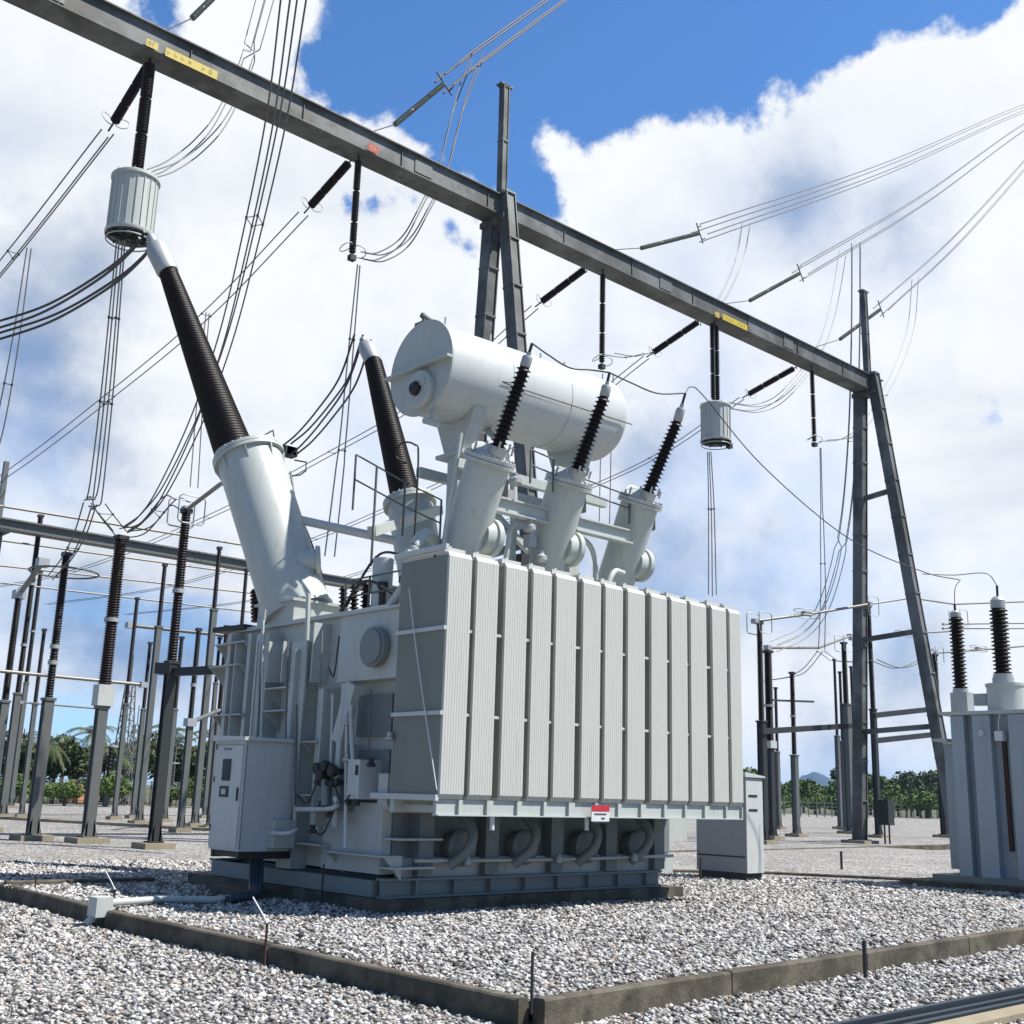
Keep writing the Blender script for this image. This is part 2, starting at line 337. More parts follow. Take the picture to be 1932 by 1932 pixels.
# ---------------------------------------------------------------- main transformer
TX0,TX1,TY0,TY1,TZ0,TZ1=9.3,14.9,12.42,16.75,.62,4.06
tp=thing('concrete_plinth','concrete plinth under the large transformer, yellowed along its front edge','plinth',(9,12,0))
MB().box((8.98,12.02,.0),(14.75,17.1,.34)).build('plinth_slab','concrete',tp)
T=thing('power_transformer','large pale grey power transformer with thirteen radiators and a white conservator drum on top','transformer',(11.5,14.2,.34))
sk=MB()
sk.ibeam((9.1,12.28,.46),(14.45,12.28,.46),.18,.24,.03); sk.ibeam((9.1,16.6,.46),(14.4,16.6,.46),.18,.24,.03)
sk.beam((9.12,12.37,.45),(9.12,16.5,.45),.16,.2); sk.beam((14.3,12.37,.45),(14.3,16.5,.45),.16,.2)
for i in range(8): x=9.6+i*.64; sk.box((x,12.19,.365),(x+.03,12.27,.555)); sk.beam((x,12.4,.47),(x,16.5,.47),.1,.18)
sk.build('skid_base','dark_paint_and_shade',T)
tk=MB(); tk.box((TX0,TY0,TZ0),(TX1,TY1,TZ1)); 
tk.box((TX0+.12,TY0-.1,.58),(TX1-.2,TY0,.82))
tank=tk.build('tank','paint',T)
MB().box((TX0-.10,TY0-.08,TZ1),(TX1+.08,TY1+.1,TZ1+.06)).build('tank_cover','paint',T)
def yx(px,py,x=TX0): return at(px,py,'x',x).y
def zx(px,py,x=TX0): return at(px,py,'x',x).z
def stiff(px0,px1,py0,py1,dep=.26,taperb=True):
    y0,y1=yx(px1,1300),yx(px0,1300); z1,z0=zx((px0+px1)/2,py0),zx((px0+px1)/2,py1)
    mb=MB(); mb.box((TX0-dep,y0,z0),(TX0,y1,z1)); return mb.build('stiffener','paint',T)
stiff(505,528,1200,1600); stiff(574,600,1215,1640); stiff(446,452,1200,1400,.22); stiff(484,490,1200,1400,.22); stiff(624,640,1300,1570,.2)
def shelf(px0,px1,py,dep=.3,n=2,pyx=None):
    y0,y1=yx(px1,py),yx(px0,py); z=zx((px0+px1)/2,py)
    mb=MB(); mb.box((TX0-dep,y0,z-.02),(TX0-.002,y1,z)); 
    for k in range(n):
        yk=y0+.02+(y1-y0-.04)*(k/(n-1) if n>1 else .5)
        mb.add([(TX0-.003,yk-.008,z-.022),(TX0-dep+.02,yk-.008,z-.022),(TX0-.003,yk-.008,z-.3),(TX0-.003,yk+.008,z-.022),(TX0-dep+.02,yk+.008,z-.022),(TX0-.003,yk+.008,z-.3)],[(0,1,2),(5,4,3),(0,3,4,1),(1,4,5,2),(2,5,3,0)])
    return mb.build('bracket_shelf','paint',T)
for a_ in ((436,492,1216),(425,482,1258),(430,486,1350),(529,574,1300),(529,572,1342),(601,632,1400),(601,640,1500),(650,760,1610),(560,640,1590)): shelf(*a_)
# lower skirt on the end wall
mb=MB(); y0,y1=yx(740,1500),yx(630,1500); mb.box((TX0-.14,y0,.62),(TX0,y1,1.5)); mb.build('skirt_plate','paint',T)
mb=MB(); y0,y1=yx(743,1400),yx(678,1400)
mb.box((TX0-.06,y0,zx(700,1390)),(TX0,y1,zx(700,1312))); mb.box((TX0-.06,y0,zx(700,1560)),(TX0,y1,zx(700,1415))); mb.build('recess_shade','dark_paint_and_shade',T)  # dark blocks paint in the shade of the end-wall recesses
# tap changer box with round cover
bx0=9.0; y0,y1=yx(752,1230,bx0),yx(640,1230,bx0); z0,z1=zx(700,1282,bx0),zx(640,1165,bx0)
tb=MB().box((bx0,y0,z0),(TX0-.0,y1,z1)).build('tap_changer_box','paint',T)
MB().box((bx0-.05,y0-.04,z1+.001),(TX0+.3,y1+.05,z1+.04)).build('box_lid','paint',tb)
c=at(716,1222,'x',bx0); MB().lathe((bx0,c.y,c.z),(bx0-.16,c.y,c.z),[(0,.24),(.3,.24),(.32,.27),(.8,.27),(.82,.23),(1,.23)],28).build('round_cover','dark_paint_and_shade',tb)  # dark colour stands in for the shadow on this cover
# pipes on the end wall
def pipe(pts,r,m='paint',name='pipe',par=T,n=8,sm=6): return MB().tube(spline(pts,sm),r,n).build(name,m,par)
def px(p,x): return at(p[0],p[1],'x',x)
pipe([px((500,1150),9.0),px((490,1240),9.0),px((486,1330),9.0),px((482,1400),9.0)],.025)
pipe([px((582,1120),9.0),px((579,1200),9.0),px((574,1290),9.0),px((560,1440),8.98),px((556,1560),8.98)],.035)
pipe([px((652,1290),8.95),px((648,1340),8.95),px((640,1420),8.95),px((632,1560),8.95)],.05)
pipe([px((665,1330),8.9),px((662,1350),8.9),px((668,1480),8.9)],.03)
MB().beam(px((668,1290),8.98),px((640,1400),8.98),.22,.12,(1,0,0)).build('duct','paint',T)
pipe([px((560,1527),8.85),px((630,1524),8.85),px((632,1500),8.85)],.035,'paint_white')
pipe([px((512,1572),8.6),px((545,1572),8.7),px((560,1565),8.85)],.03,'paint_white')
for q in ((606,1450),(620,1446),(634,1455),(612,1462)): c=px(q,8.85); MB().lathe((c.x-.12,c.y,c.z),(c.x+.1,c.y,c.z),[(0,.03),(.1,.075),(.5,.075),(.6,.04),(1,.04)],12).build('valve','dark_steel',T)
MB().cyl(px((615,1470),8.85),px((614,1520),8.85),.06).build('valve','dark_paint_and_shade',T)
for q in (600,630): c=px((q,1500),8.9); MB().box((c.x,c.y-.12,c.z-.2),(TX0,c.y+.1,c.z+.18)).build('terminal_box','dark_paint_and_shade',T)
c=px((666,1470),8.88); jb=MB().box((c.x,c.y-.13,c.z-.25),(TX0-.05,c.y+.13,c.z+.25)).build('junction_box','paint_white',T)
MB().box((c.x-.004,c.y-.11,c.z+.05),(c.x-.001,c.y-.04,c.z+.18)).build('gauge_window','black',jb)
for q in ((658,1512),(674,1513)): d=px(q,8.9); MB().cyl((d.x,d.y,d.z-.05),(d.x,d.y,d.z+.04),.035,n=10).build('cable_gland','black',T)
c=px((722,1490),9.0); MB().box((c.x,c.y-.1,c.z-.2),(TX0-.07,c.y+.1,c.z+.2)).build('junction_box','paint',T)
for k_,(px_,a_,b_) in enumerate(((512,1215,1390),(519,1215,1390),(590,1230,1560),(618,1180,1290),(536,1215,1290),(566,1215,1290),(470,1220,1390),(646,1300,1560),(690,1405,1550))):
    y=yx(px_,1300); MB().box((TX0-.30-.02*(k_%3),y-.012,zx(px_,b_)),(TX0-.002,y+.012,zx(px_,a_))).build('rib','paint',T)
for k_,(px_,a_,b_,m_,r_) in enumerate(((497,1170,1395,'paint_white',.016),(543,1210,1395,'galv',.012),(608,1190,1300,'dark_paint_and_shade',.012),(628,1310,1440,'paint_white',.02),(655,1330,1600,'paint_white',.025),(664,1400,1520,'galv',.014),(700,1300,1420,'galv',.012),(560,1330,1520,'galv',.016))):
    pipe([px((px_,a_),8.93),px((px_-2,(a_+b_)/2),8.93),px((px_-4,b_),8.93)],r_,m_,'conduit')
for q in ((655,1362),(655,1430),(606,1520),(622,1535),(590,1565),(700,1440),(735,1390)): c=px(q,8.9); MB().lathe((c.x,c.y,c.z-.05),(c.x,c.y,c.z+.06),[(0,.03),(.1,.06),(.4,.06),(.5,.035),(.9,.035),(1,.05)],12).build('valve','cast' if q[0]%2 else 'dark_steel',T)
for k_ in range(5): c=px((596+9*k_,1475+3*(k_%2)),8.8); MB().lathe((c.x,c.y,c.z),(c.x+.12,c.y,c.z),[(0,.045),(.5,.05),(1,.03)],12).build('gauge','black' if k_%2 else 'dark_steel',T)
for q0,q1 in (((560,1500),(600,1470)),((628,1470),(660,1500)),((585,1560),(630,1530)),((640,1200),(620,1260))): pipe([px(q0,8.85),px(((q0[0]+q1[0])/2,max(q0[1],q1[1])+14),8.82),px(q1,8.85)],.012,'wire_black','cable')
# ladder at tank edge
ld=MB(); 
for i in range(14): z=1.2+i*.2; y=yx(612,1300); ld.tube([(9.0,y,z),(9.0,y+.26,z)],.012,6)
for y in (yx(612,1300),yx(612,1300)+.26): ld.tube([(9.0,y,1.0),(9.0,y,4.0)],.016,6)
# control cabinet
cx0,cy0=8.2,at(448,1607,'x',8.2).y; cz0,cz1=at(448,1607,'x',8.2).z,at(458,1397,'x',8.2).z; cx1=cx0+.80; cy1=cy0+.80
cb=MB().box((cx0,cy0,cz0),(cx1,cy1,cz1)).build('control_cabinet','paint_white',T)
MB().add([(cx0-.05,cy0-.05,cz1+.001),(cx1+.03,cy0-.05,cz1+.001),(cx1+.03,cy1+.05,cz1+.001),(cx0-.05,cy1+.05,cz1+.001),(cx0-.05,cy0-.05,cz1+.05),(cx1+.03,cy0-.05,cz1+.05),(cx1+.03,cy1+.05,cz1+.08),(cx0-.05,cy1+.05,cz1+.08)],[(0,3,2,1),(4,5,6,7),(0,1,5,4),(1,2,6,5),(2,3,7,6),(3,0,4,7)]).build('cabinet_roof','paint_white',cb)
MB().box((cx0-.022,cy0+.035,cz0+.04),(cx0-.0,cy1-.02,cz1-.05)).build('cabinet_door','paint_white',cb)
zt=cz1-cz0
MB().box((cx0-.03,cy0+.32,cz0+zt*.63),(cx0-.0225,cy0+.55,cz0+zt*.83)).build('window','glass_dark',cb)
w2=MB().box((cx0-.032,cy0+.34,cz0+zt*.48),(cx0-.0225,cy0+.58,cz0+zt*.58)).build('display','black',cb)
MB().box((cx0-.036,cy0+.40,cz0+zt*.505),(cx0-.033,cy0+.52,cz0+zt*.555)).build('meter','trap',cb)
MB().box((cx0-.027,cy0+.33,cz0+zt*.91),(cx0-.0225,cy0+.56,cz0+zt*.935)).build('nameplate','dark_paint_and_shade',cb)
MB().box((cx0-.04,cy0+.07,cz0+zt*.45),(cx0-.0225,cy0+.10,cz0+zt*.57)).build('handle','dark_steel',cb)
for z_ in (.25,.9,1.35): MB().box((cx0-.03,cy1-.05,cz0+z_),(cx0-.0225,cy1-.025,cz0+z_+.08)).build('hinge','dark_steel',cb)
MB().box((cx0-.0255,cy0+.04,cz1-.062),(cx0-.0222,cy1-.03,cz1-.056)).build('door_seam','black',cb)
MB().box((cx0+.02,cy0-.004,cz0+.03),(cx0+.026,cy0-.0008,cz1-.03)).build('side_seam','dark_steel',cb)
MB().box((cx1+.06,cy0+.12,cz0+.3),(cx1+.07,cy1,cz1-.1)).build('mount_plate','black',cb)
mb=MB(); mb.box((cx0+.03,cy0+.02,cz0-.10),(TX0+.0,cy0+.09,cz0-.001)); mb.box((cx0+.03,cy1-.09,cz0-.10),(TX0,cy1-.02,cz0-.001)); mb.box((cx0+.04,cy0+.1,cz0-.08),(cx0+.1,cy1-.1,cz0-.002)); mb.build('support_frame','dark_steel',cb)
MB().box((cx0+.45,cy0-.16,cz0+.05),(cx0+.78,cy0-.002,cz0+.42)).build('cable_box','paint',cb)
MB().box((8.45,cy0+.05,.0),(9.05,cy1+.3,.30)).build('footing','concrete',tp)
# HV turret pedestal
MB().box((9.22,15.0,TZ1+.061),(10.2,16.05,4.42)).build('turret_pedestal','paint',T)
MB().box((9.17,14.95,4.421),(10.25,16.1,4.46)).build('pedestal_flange','paint',T)
def turret(a,b,r,fl,ext=0,covers=()):
    a=V(a);b=V(b); d=(b-a).normalized(); a2=a-d*ext; L=(b-a2).length
    f=.05/L
    o=MB().lathe(a2,b,[(0,r*1.06),(f,r*1.06),(f*1.01,r),(1-2.4*f,r),(1-2.39*f,fl),(1-1.3*f,fl),(1-1.29*f,r*1.02),(1-1.1*f,r*1.02),(1-1.09*f,fl),(1,fl)],40).build('turret','paint',T)
    bo=MB()
    aa=d.cross(V((0,0,1))).normalized(); bb=aa.cross(d)
    for i in range(24):
        w=i*math.pi/12; c=b-d*.06+(aa*math.cos(w)+bb*math.sin(w))*(fl-.03); bo.cyl(c-d*.05,c+d*.09,.014,n=6)
    bo.build('flange_bolts','cast',o); return o,d
hb=V((9.65,15.6,4.39)); ht=V((9.22,16.8,7.07))
o,d=turret(hb,ht,.535,.60,.10)
# gussets under the flange
aa=d.cross(V((0,0,1))).normalized(); bb=aa.cross(d); gm=MB()
for i in range(8):
    w=i*math.pi/4+.2; u=aa*math.cos(w)+bb*math.sin(w); c=ht-d*.12; tt=d.cross(u)*.01
    p=[c+u*.53,c+u*.595,c+u*.53-d*.25]; gm.add([x-tt for x in p]+[x+tt for x in p],[(0,1,2),(5,4,3),(0,3,4,1),(1,4,5,2),(2,5,3,0)])
gm.build('gusset','paint',o)
# side manhole on the HV turret
c=at(598,1058,'y',15.35); u=V((.75,-.5,.1)).normalized(); MB().lathe(c-u*.34,c+u*.06,[(0,.18),(.8,.18),(.81,.24),(.95,.24),(1,.22)],24).build('manhole_cover','paint',o)
pipe([at(548,890,'y',16.4),at(560,960,'y',16.1),at(578,1000,'y',15.9),at(600,1060,'y',15.7),at(610,1095,'y',15.5)],.018,'galv','pipe',o)
pipe([at(540,905,'y',16.4),at(545,960,'y',16.2),at(568,1010,'y',15.9)],.03,'paint','pipe',o)
def bushing(a,b,c,core0,core1,shed,pitch,capr,tip=None,name='bushing'):
    a=V(a);b=V(b);c=V(c); L=(b-a).length
    pr=[(t,(core0+(core1-core0)*t)+(r_-1)) for t,r_ in shedprof(L,1,1+shed,pitch)]
    o=MB().lathe(a,b,pr,22).build(name,'porcelain',T)
    d=(b-a).normalized()
    MB().cyl(a-d*.10,a+d*.03,core0+shed*1.35,n=28).build('base_flange','cast',o)
    L2=(c-b).length
    MB().lathe(b,c,[(0,capr*.9),(.05,capr),(.6,capr),(.75,capr*.8),(.78,capr*.45),(1,capr*.4)],20).build('cap','cast',o)
    if tip: MB().cyl(c,tip,capr*.28,n=10).build('terminal','dark_steel',o)
    return o
bushing((8.98,16.82,7.07),(8.19,18.38,10.58),(7.95,18.78,11.35),.315,.15,.022,.055,.20)
HVC=V((7.95,18.78,11.35))
# second HV turret and bushing
a=at(800,1105,'x',12.4); b=at(772,945,'x',12.4)
o2,d=turret(a,b,.42,.49,1.1)
p1,p2,p3=at(766,940,'x',12.4),at(704,682,'x',12.4),at(684,640,'x',12.4)
bushing(p1,p2,p3,.265,.16,.02,.055,.17)
HV2C=p3
# LV turrets
LV=[]
for X,bt,tt,pb,pt,tip in ((10.85,(870,1040),(925,862),(938,846),(990,692),(1004,648)),(12.85,(1030,1055),(1075,905),(1088,888),(1140,748),(1150,703)),(14.85,(1165,1085),(1210,942),(1222,930),(1278,795),(1293,742))):
    a,b=at(*bt,'x',X),at(*tt,'x',X); oo_,d=turret(a,b,.335,.40,1.35)
    # CT box and side cover
    c=a.lerp(b,.25); c2=V((c.x+.30,c.y-.10,c.z-.12)); MB().lathe(c2-V((.2,0,0)),c2+V((.12,0,0)),[(0,.26),(.6,.26),(.62,.3),(.9,.3),(1,.27)],24).build('manhole_cover','paint',oo_)
    c=a.lerp(b,.72); MB().box((c.x+.30,c.y-.1,c.z-.11),(c.x+.44,c.y+.1,c.z+.13)).build('terminal_box','dark_steel',oo_)
    p1,p2,p3=at(*pb,'x',X),at(*pt,'x',X),at(*tip,'x',X)
    bo=bushing(p1,p2,p2.lerp(p3,.62),.088,.072,.052,.074,.082,p3)
    MB().lathe(b,p1,[(0,.34),(.4,.2),(1,.12)],24).build('neck','paint',oo_)
    for w in range(10):
        q=b+V((math.cos(w*.628)*.32,math.sin(w*.628)*.3,.03)); MB().cyl(q,q+d*.13,.018,n=6).build('stud','cast',oo_)
    LV.append(p3)
# beams between LV turrets
for x0,x1 in ((11.18,12.55),(13.18,14.55)):
    MB().ibeam((x0,12.98,6.02),(x1,12.98,6.02),.16,.24,.025,(0,0,1)).build('tie_beam','paint',T)
# conservator
ca,cb_=at(797,695,'y',14.3),V((15.2,14.3,8.56)); RC=.78
L=(cb_-ca).length
cons=MB().lathe(ca,cb_,[(0,RC),(.965,RC),(.985,RC*.93),(1,RC*.75)],56,caps=True).build('conservator','paint_white',T)
MB().lathe(ca-V((.035,0,0)),ca,[(0,RC+.045),(.99,RC+.045),(1,RC)],56).build('end_plate','paint',cons)
mb=MB(); mb.box((ca.x-.16,ca.y-.84,ca.z-.04),(ca.x-.036,ca.y+.84,ca.z+.0)); mb.build('end_rib','paint',cons)
mc=V((ca.x,ca.y-.08,ca.z-.42)); MB().lathe(mc-V((.16,0,0)),mc-V((.036,0,0)),[(0,.30),(.3,.33),(.99,.33)],30).build('manhole_cover','paint',cons)
MB().lathe(mc-V((.26,.0,0)),mc-V((.161,0,0)),[(0,.08),(.4,.12),(1,.12)],16).build('oil_gauge','black',cons)
MB().cyl(mc-V((.19,.16,-.08)),mc-V((.161,.16,-.08)),.07,n=14).build('blank_flange','paint',cons)
mb=MB(); mb.cyl((ca.x+.05,ca.y+.1,ca.z+.7),(ca.x+.05,ca.y+.1,ca.z+1.02),.03,n=8); mb.cyl((ca.x+.0,ca.y+.1,ca.z+.98),(ca.x+.2,ca.y+.1,ca.z+.93),.05,n=8); mb.box((ca.x-.02,ca.y+.0,ca.z+.78),(ca.x+.12,ca.y+.25,ca.z+.86)); mb.build('breather','galv',cons)
mb=MB(); mb.cyl((ca.x+.05,ca.y-.25,ca.z-1.02),(ca.x+.05,ca.y-.25,ca.z-.7),.035,n=8); mb.cyl((ca.x-.1,ca.y-.25,ca.z-.98),(ca.x+.2,ca.y-.25,ca.z-.98),.06,n=8); mb.build('drain_valve','paint',cons)
for xx in (11.75,14.4):
    zc=ca.z+(xx-ca.x)/4.5*.14
    mb=MB(); mb.box((xx-.12,14.16,4.12),(xx+.12,14.44,7.075)); mb.build('support_column','paint',T)
    mb=MB()
    vs=[]; n=13
    for s_ in (-.13,.13):
        arc=[(xx+s_,14.3+math.cos(math.radians(228+i*84/(n-1)))*(RC+.012),zc+math.sin(math.radians(228+i*84/(n-1)))*(RC+.012)) for i in range(n)]
        vs.append(arc+[(xx+s_,14.52,7.15),(xx+s_,14.08,7.15)])
    a0=vs[0];a1=vs[1];m_=len(a0)
    mb.add(a0+a1,[tuple(range(m_)),tuple(range(2*m_-1,m_-1,-1))]+[(i,m_+i,m_+(i+1)%m_,(i+1)%m_) for i in range(m_)]); mb.build('saddle','paint',T)
    MB().box((xx-.22,13.95,7.08),(xx+.22,14.65,7.145)).build('saddle_plate','paint',T)
for yy_ in (13.9,14.8): MB().beam((11.3,yy_,6.85),(14.9,yy_,6.85),.12,.16).build('support_beam','paint',T)
MB().beam((11.4,14.3,5.2),(14.3,14.3,6.8),.1,.1).build('brace','paint',T); MB().beam((11.8,14.3,6.8),(14.3,14.3,5.2),.1,.1).build('brace','paint',T)
for xs in (1.35,2.75): MB().ring((ca.x+xs,14.3,ca.z+(cb_.z-ca.z)*xs/4.4),(1,0,.03),RC+.001,.006,56).build('weld_seam','paint',cons)
for xs in (11.2,12.2,13.4,14.0): MB().tube([(ca.x+xs-11,14.3-.3,ca.z+RC-.02),(ca.x+xs-11,14.3-.3,ca.z+RC+.1)],.02,6).build('lifting_lug','paint',cons)
pipe([(12.2,13.5,8.35),(12.2,13.52,8.3),(15.2,13.52,8.35)],.012,'galv','conduit',cons)
# cover clutter: relay, pipes, valves, small bushings
pipe([(12.3,14.3,7.75),(12.3,13.9,7.4),(12.3,13.6,7.0),(12.3,13.5,6.2),(12.2,13.4,5.2),(12.2,13.3,4.2)],.06)
pipe([(11.9,13.3,4.3),(11.9,13.2,5.3),(12.1,13.15,5.9),(13.3,13.15,5.9),(13.9,13.2,5.6),(14.0,13.3,4.3)],.045)
pipe([(13.7,12.9,4.2),(13.75,12.8,4.9),(13.95,12.8,5.3),(14.3,12.9,5.35)],.05)
for q in ((12.35,13.15,5.6),(12.15,13.1,5.25),(12.0,13.1,4.9),(12.4,13.1,5.0),(12.0,13.3,6.3)):
    MB().box((q[0]-.09,q[1]-.08,q[2]-.1),(q[0]+.07,q[1]+.06,q[2]+.1)).build('relay','dark_steel' if q[2]<5.4 else 'cast',T)
for q in ((12.2,13.0,5.8),(12.45,13.0,5.35),(11.85,13.0,6.5)): MB().lathe((q[0],q[1],q[2]-.1),(q[0],q[1],q[2]+.1),[(0,.06),(.2,.11),(.5,.11),(.7,.06),(1,.06)],12).build('valve','cast',T)
pipe([(10.4,13.0,4.2),(10.4,12.9,5.4),(10.45,12.8,6.2),(10.5,12.75,6.9)],.03)
pipe([at(548,977,'y',15.9),at(745,1020,'y',15.2)],.075,'paint_white')
mb=MB(); a=at(700,1003,'y',14.4); b=at(830,962,'y',15.9)
MB().beam(a,b,.12,.16).build('cable_tray','paint',T)
# handrails
def rail(pts,h=1.0,par=T,m='galv'):
    mb=MB(); P_=[V(p) for p in pts]
    for k in (1.0,.55): mb.tube([p+V((0,0,h*k)) for p in P_],.014,6)
    for p in P_: mb.tube([p,p+V((0,0,h))],.02,6)
    return mb.build('handrail',m,par)
rail([(9.9,14.6,5.9),(11.0,14.75,5.7),(11.9,14.9,5.6)],.9); rail([(11.9,12.7,6.4),(12.4,12.7,6.35)],.55)
rail([(13.3,12.9,6.3),(14.5,12.95,6.25)],.5); rail([(9.6,12.7,4.13),(9.6,13.6,4.13),(9.6,14.2,4.13)],.55)
pipe([(10.1,14.3,5.0),(10.1,14.3,6.6)],.02,'galv'); pipe([(10.6,13.9,5.2),(10.6,13.9,6.75),(10.55,13.95,6.98),(10.4,14.1,7.0),(10.36,14.15,6.78),(10.45,14.0,6.66)],.016,'dark_steel')
for i in range(16):
    q=V((9.5+random.random()*1.1,12.6+random.random()*1.5,4.13)); h=.1+random.random()*.4
    mm=random.choice(['paint','dark_steel','cast','porcelain_red','paint'])
    if i%3==0: MB().lathe(q,q+V((0,0,h)),[(0,.09),(.15,.09),(.16,.05),(.8,.05),(.81,.08),(1,.08)],12).build('valve',mm,T)
    else: MB().box(q-V((.06,.05,0)),q+V((.07,.06,h*.7))).build('relay',mm,T)
for q in ((9.9,13.0),(9.75,13.5)): MB().cyl((q[0],q[1],4.12),(q[0],q[1],4.95),.15,n=20).build('vent_dome','paint',T)
pipe([(9.9,13,4.95),(9.95,13.0,5.15),(10.2,13.1,5.35),(10.6,13.3,5.3)],.08,'paint')
for k in range(3): insul((9.75+.02*k,13.9+.3*k,4.15),(9.75,13.9+.3*k,4.65),.04,.075,.06,10).build('small_bushing','porcelain_red',T)
pipe([(9.6,12.9,4.3),(9.5,13.6,4.6),(9.55,14.3,4.14)],.02,'wire_black','cable'); pipe([(9.9,13.2,5.0),(9.75,13.7,5.0),(9.65,14.4,4.14)],.02,'wire_black','cable')
# small brown bushing and bracket on the far left edge of the cover
c=at(489,1172,'x',9.9); insul(c,c+V((-.05,.15,.55)),.09,.14,.06,14,.6).build('tertiary_bushing','porcelain_red',T)
c=at(440,1193,'x',9.3); MB().beam((9.3,c.y-.6,4.13),(9.2,c.y+.25,4.13),.3,.08).build('bracket','dark_steel',T)
# radiators
mat('grey_and_gap_shade',(.27,.285,.245),.6,0,.08,1.5,dirt=(.19,.19,.15),dirt_amt=.35,spec=.25)  # end-face grey, also paints shade into the gaps between radiators
RY0,RY1=11.0,12.0
gS=[(978,987),(1035,1049),(1097,1107),(1148,1156.5),(1201,1213.5),(1253,1261),(1299,1308),(1345,1357),(1391,1399),(1433,1439),(1473,1484),(1514.5,1520)]
k=1932/2134.
edge=[]
for i,(g0,g1) in enumerate(gS):
    yr=1248 if i<5 else 1189
    edge.append((at(g0*k,yr,'y',RY0).x,at(g1*k,yr,'y',RY0).x))
X0=at(840,1260,'y',RY0).x; X1=at(1543.6*k,1189,'y',RY0).x
xs=[X0]+[e for g_ in edge for e in g_]+[X1]
RB=at(900,1508,'y',RY0).z; RT=at(1100,1078,'y',RY0).z
RB,RT=1.58,4.66
for i in range(13):
    a,b=xs[2*i]+(.01 if i else 0),xs[2*i+1]-.012; mb=MB(); n=9; wdt=(b-a); th=wdt/n*.92
    for j in range(n):
        x=a+wdt*j/(n-1)*(1-th/wdt); zt=RT-.05; zb=RB
        # bevelled top and bottom corners
        x1=x+th; ch=.06
        pr=[(RY0,zb+ch),(RY0+ch*.6,zb),(RY1-.04,zb),(RY1,zb+ch),(RY1,zt-ch),(RY1-.04,zt),(RY0+ch*.6,zt),(RY0,zt-ch)]
        mb.add([(x,y,z) for y,z in pr]+[(x1,y,z) for y,z in pr],[tuple(range(8)),tuple(range(15,7,-1))]+[(q,8+q,8+(q+1)%8,(q+1)%8) for q in range(8)])
    o=mb.build('radiator','paint_fin',T)
    MB().box((a-.0035,RY0+.045,RB+.03),(a-.0005,RY1-.01,RT-.09)).build('grey_and_shade_sheet','grey_and_gap_shade',T)  # first sheet is the end face's own grey, the others paint gap shade
    mid=(a+b)/2
    MB().cyl((a-.0,RY0+.30,RT-.11),(b+.0,RY0+.30,RT-.11),.045,n=12).build('header_pipe','paint_fin',o)
    hp=MB(); hp.box((a+.02,RY0+.12,RT-.05),(b-.02,RY1-.1,RT+.02)); hp.cyl((mid,RY0+.25,RT-.03),(mid,RY0+.25,RT+.07),.03,n=8); hp.build('top_cap','paint_fin',o)
    MB().cyl((mid,RY1-.05,RT-.16),(mid,12.44,RT-.6),.07,n=12).build('inlet_pipe','paint',o)
for z in (2.58,3.62):
    MB().box((X0-.03,RY0+.035,z),(X1+.03,RY0+.05,z+.035)).build('tie_bar','paint_fin',T)
    MB().box((X0-.045,RY0+.0,z-.005),(X0-.006,RY1,z+.045)).build('side_bar','paint_white',T)
MB().box((X0-.05,RY0+.02,RT-.03),(X0-.004,RY1+.1,RT+.04)).build('side_frame','paint_white',T); MB().box((X0-.05,RY0+.02,RB-.02),(X0-.004,RY1+.35,RB+.05)).build('side_frame','paint_white',T)
MB().box((X0,RY1-.12,RT+.02),(X1,RY1-.02,RT+.09)).build('top_frame','paint',T)
bf=MB(); bf.box((X0,RY0+.06,1.40),(X1,RY0+.12,1.575)); bf.box((X0,RY1-.1,1.40),(X1,RY1-.02,1.575))
bf.box((X0,RY0+.02,1.385),(X1,RY0+.14,1.40))
for i in range(13): a=(xs[2*i]+xs[2*i+1])/2; bf.box((a+.13,RY0+.022,1.402),(a+.15,RY0+.058,1.57)); bf.box((a-.03,RY0+.13,1.42),(a+.03,12.42,1.50))
bf.build('bottom_frame','paint',T)

# loose hanging cord down the side face
cd=[at(772,1110,'x',X0-.07),at(782,1200,'x',X0-.07),at(800,1330,'x',X0-.07),at(824,1490,'x',X0-.07)]
MB().tube(spline(cd,5),.008,5).build('cord','white',T)
# front wall under the radiators: dark paint on its parts stands in for shade
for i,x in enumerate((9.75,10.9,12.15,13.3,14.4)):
    mb=MB(); mb.box((x-.12,TY0-.22,.60),(x+.12,TY0-.0,3.9)); mb.build('stiffener','dark_paint_and_shade',T)
    if i<4: pipe([(x+.55,12.35,1.5),(x+.60,12.0,1.2),(x+.50,11.95,.95),(x+.30,12.1,.72)],.07,'dark_paint_and_shade','oil_pipe'); MB().lathe((x+.6,12.38,.95),(x+.6,12.15,.95),[(0,.2),(.6,.2),(.61,.24),(.9,.24),(1,.2)],24).build('pump_cover','dark_paint_and_shade',T)
pipe([(9.5,12.1,.80),(12,12.1,.78),(14.6,12.1,.80)],.025,'paint')
for x in (10.3,12.0,13.6): MB().lathe((x,12.02,.72),(x,12.02,.86),[(0,.03),(.2,.06),(.6,.06),(1,.03)],12).build('valve','cast',T)
for x in (9.9,11.6): MB().cyl((x,11.1,1.22),(x,11.1,1.39),.03,n=8).build('drain_plug','white',T)
for x0,z in ((9.2,1.05),(9.1,.70)): MB().box((x0,12.05,z),(x0+.7,12.42,z+.025)).build('jacking_lug','paint',T)
MB().box((9.34,TY0-.018,.84),(14.88,TY0-.002,1.9)).build('shade_panel','dark_paint_and_shade',T)  # added thin panel, darkens the wall where the radiators shade it
# right end box
MB().box((14.9,12.5,1.0),(15.45,13.1,1.75)).build('pump_box','paint',T); MB().box((14.9,12.6,.5),(15.2,13.6,.8)).build('foot','paint',T)
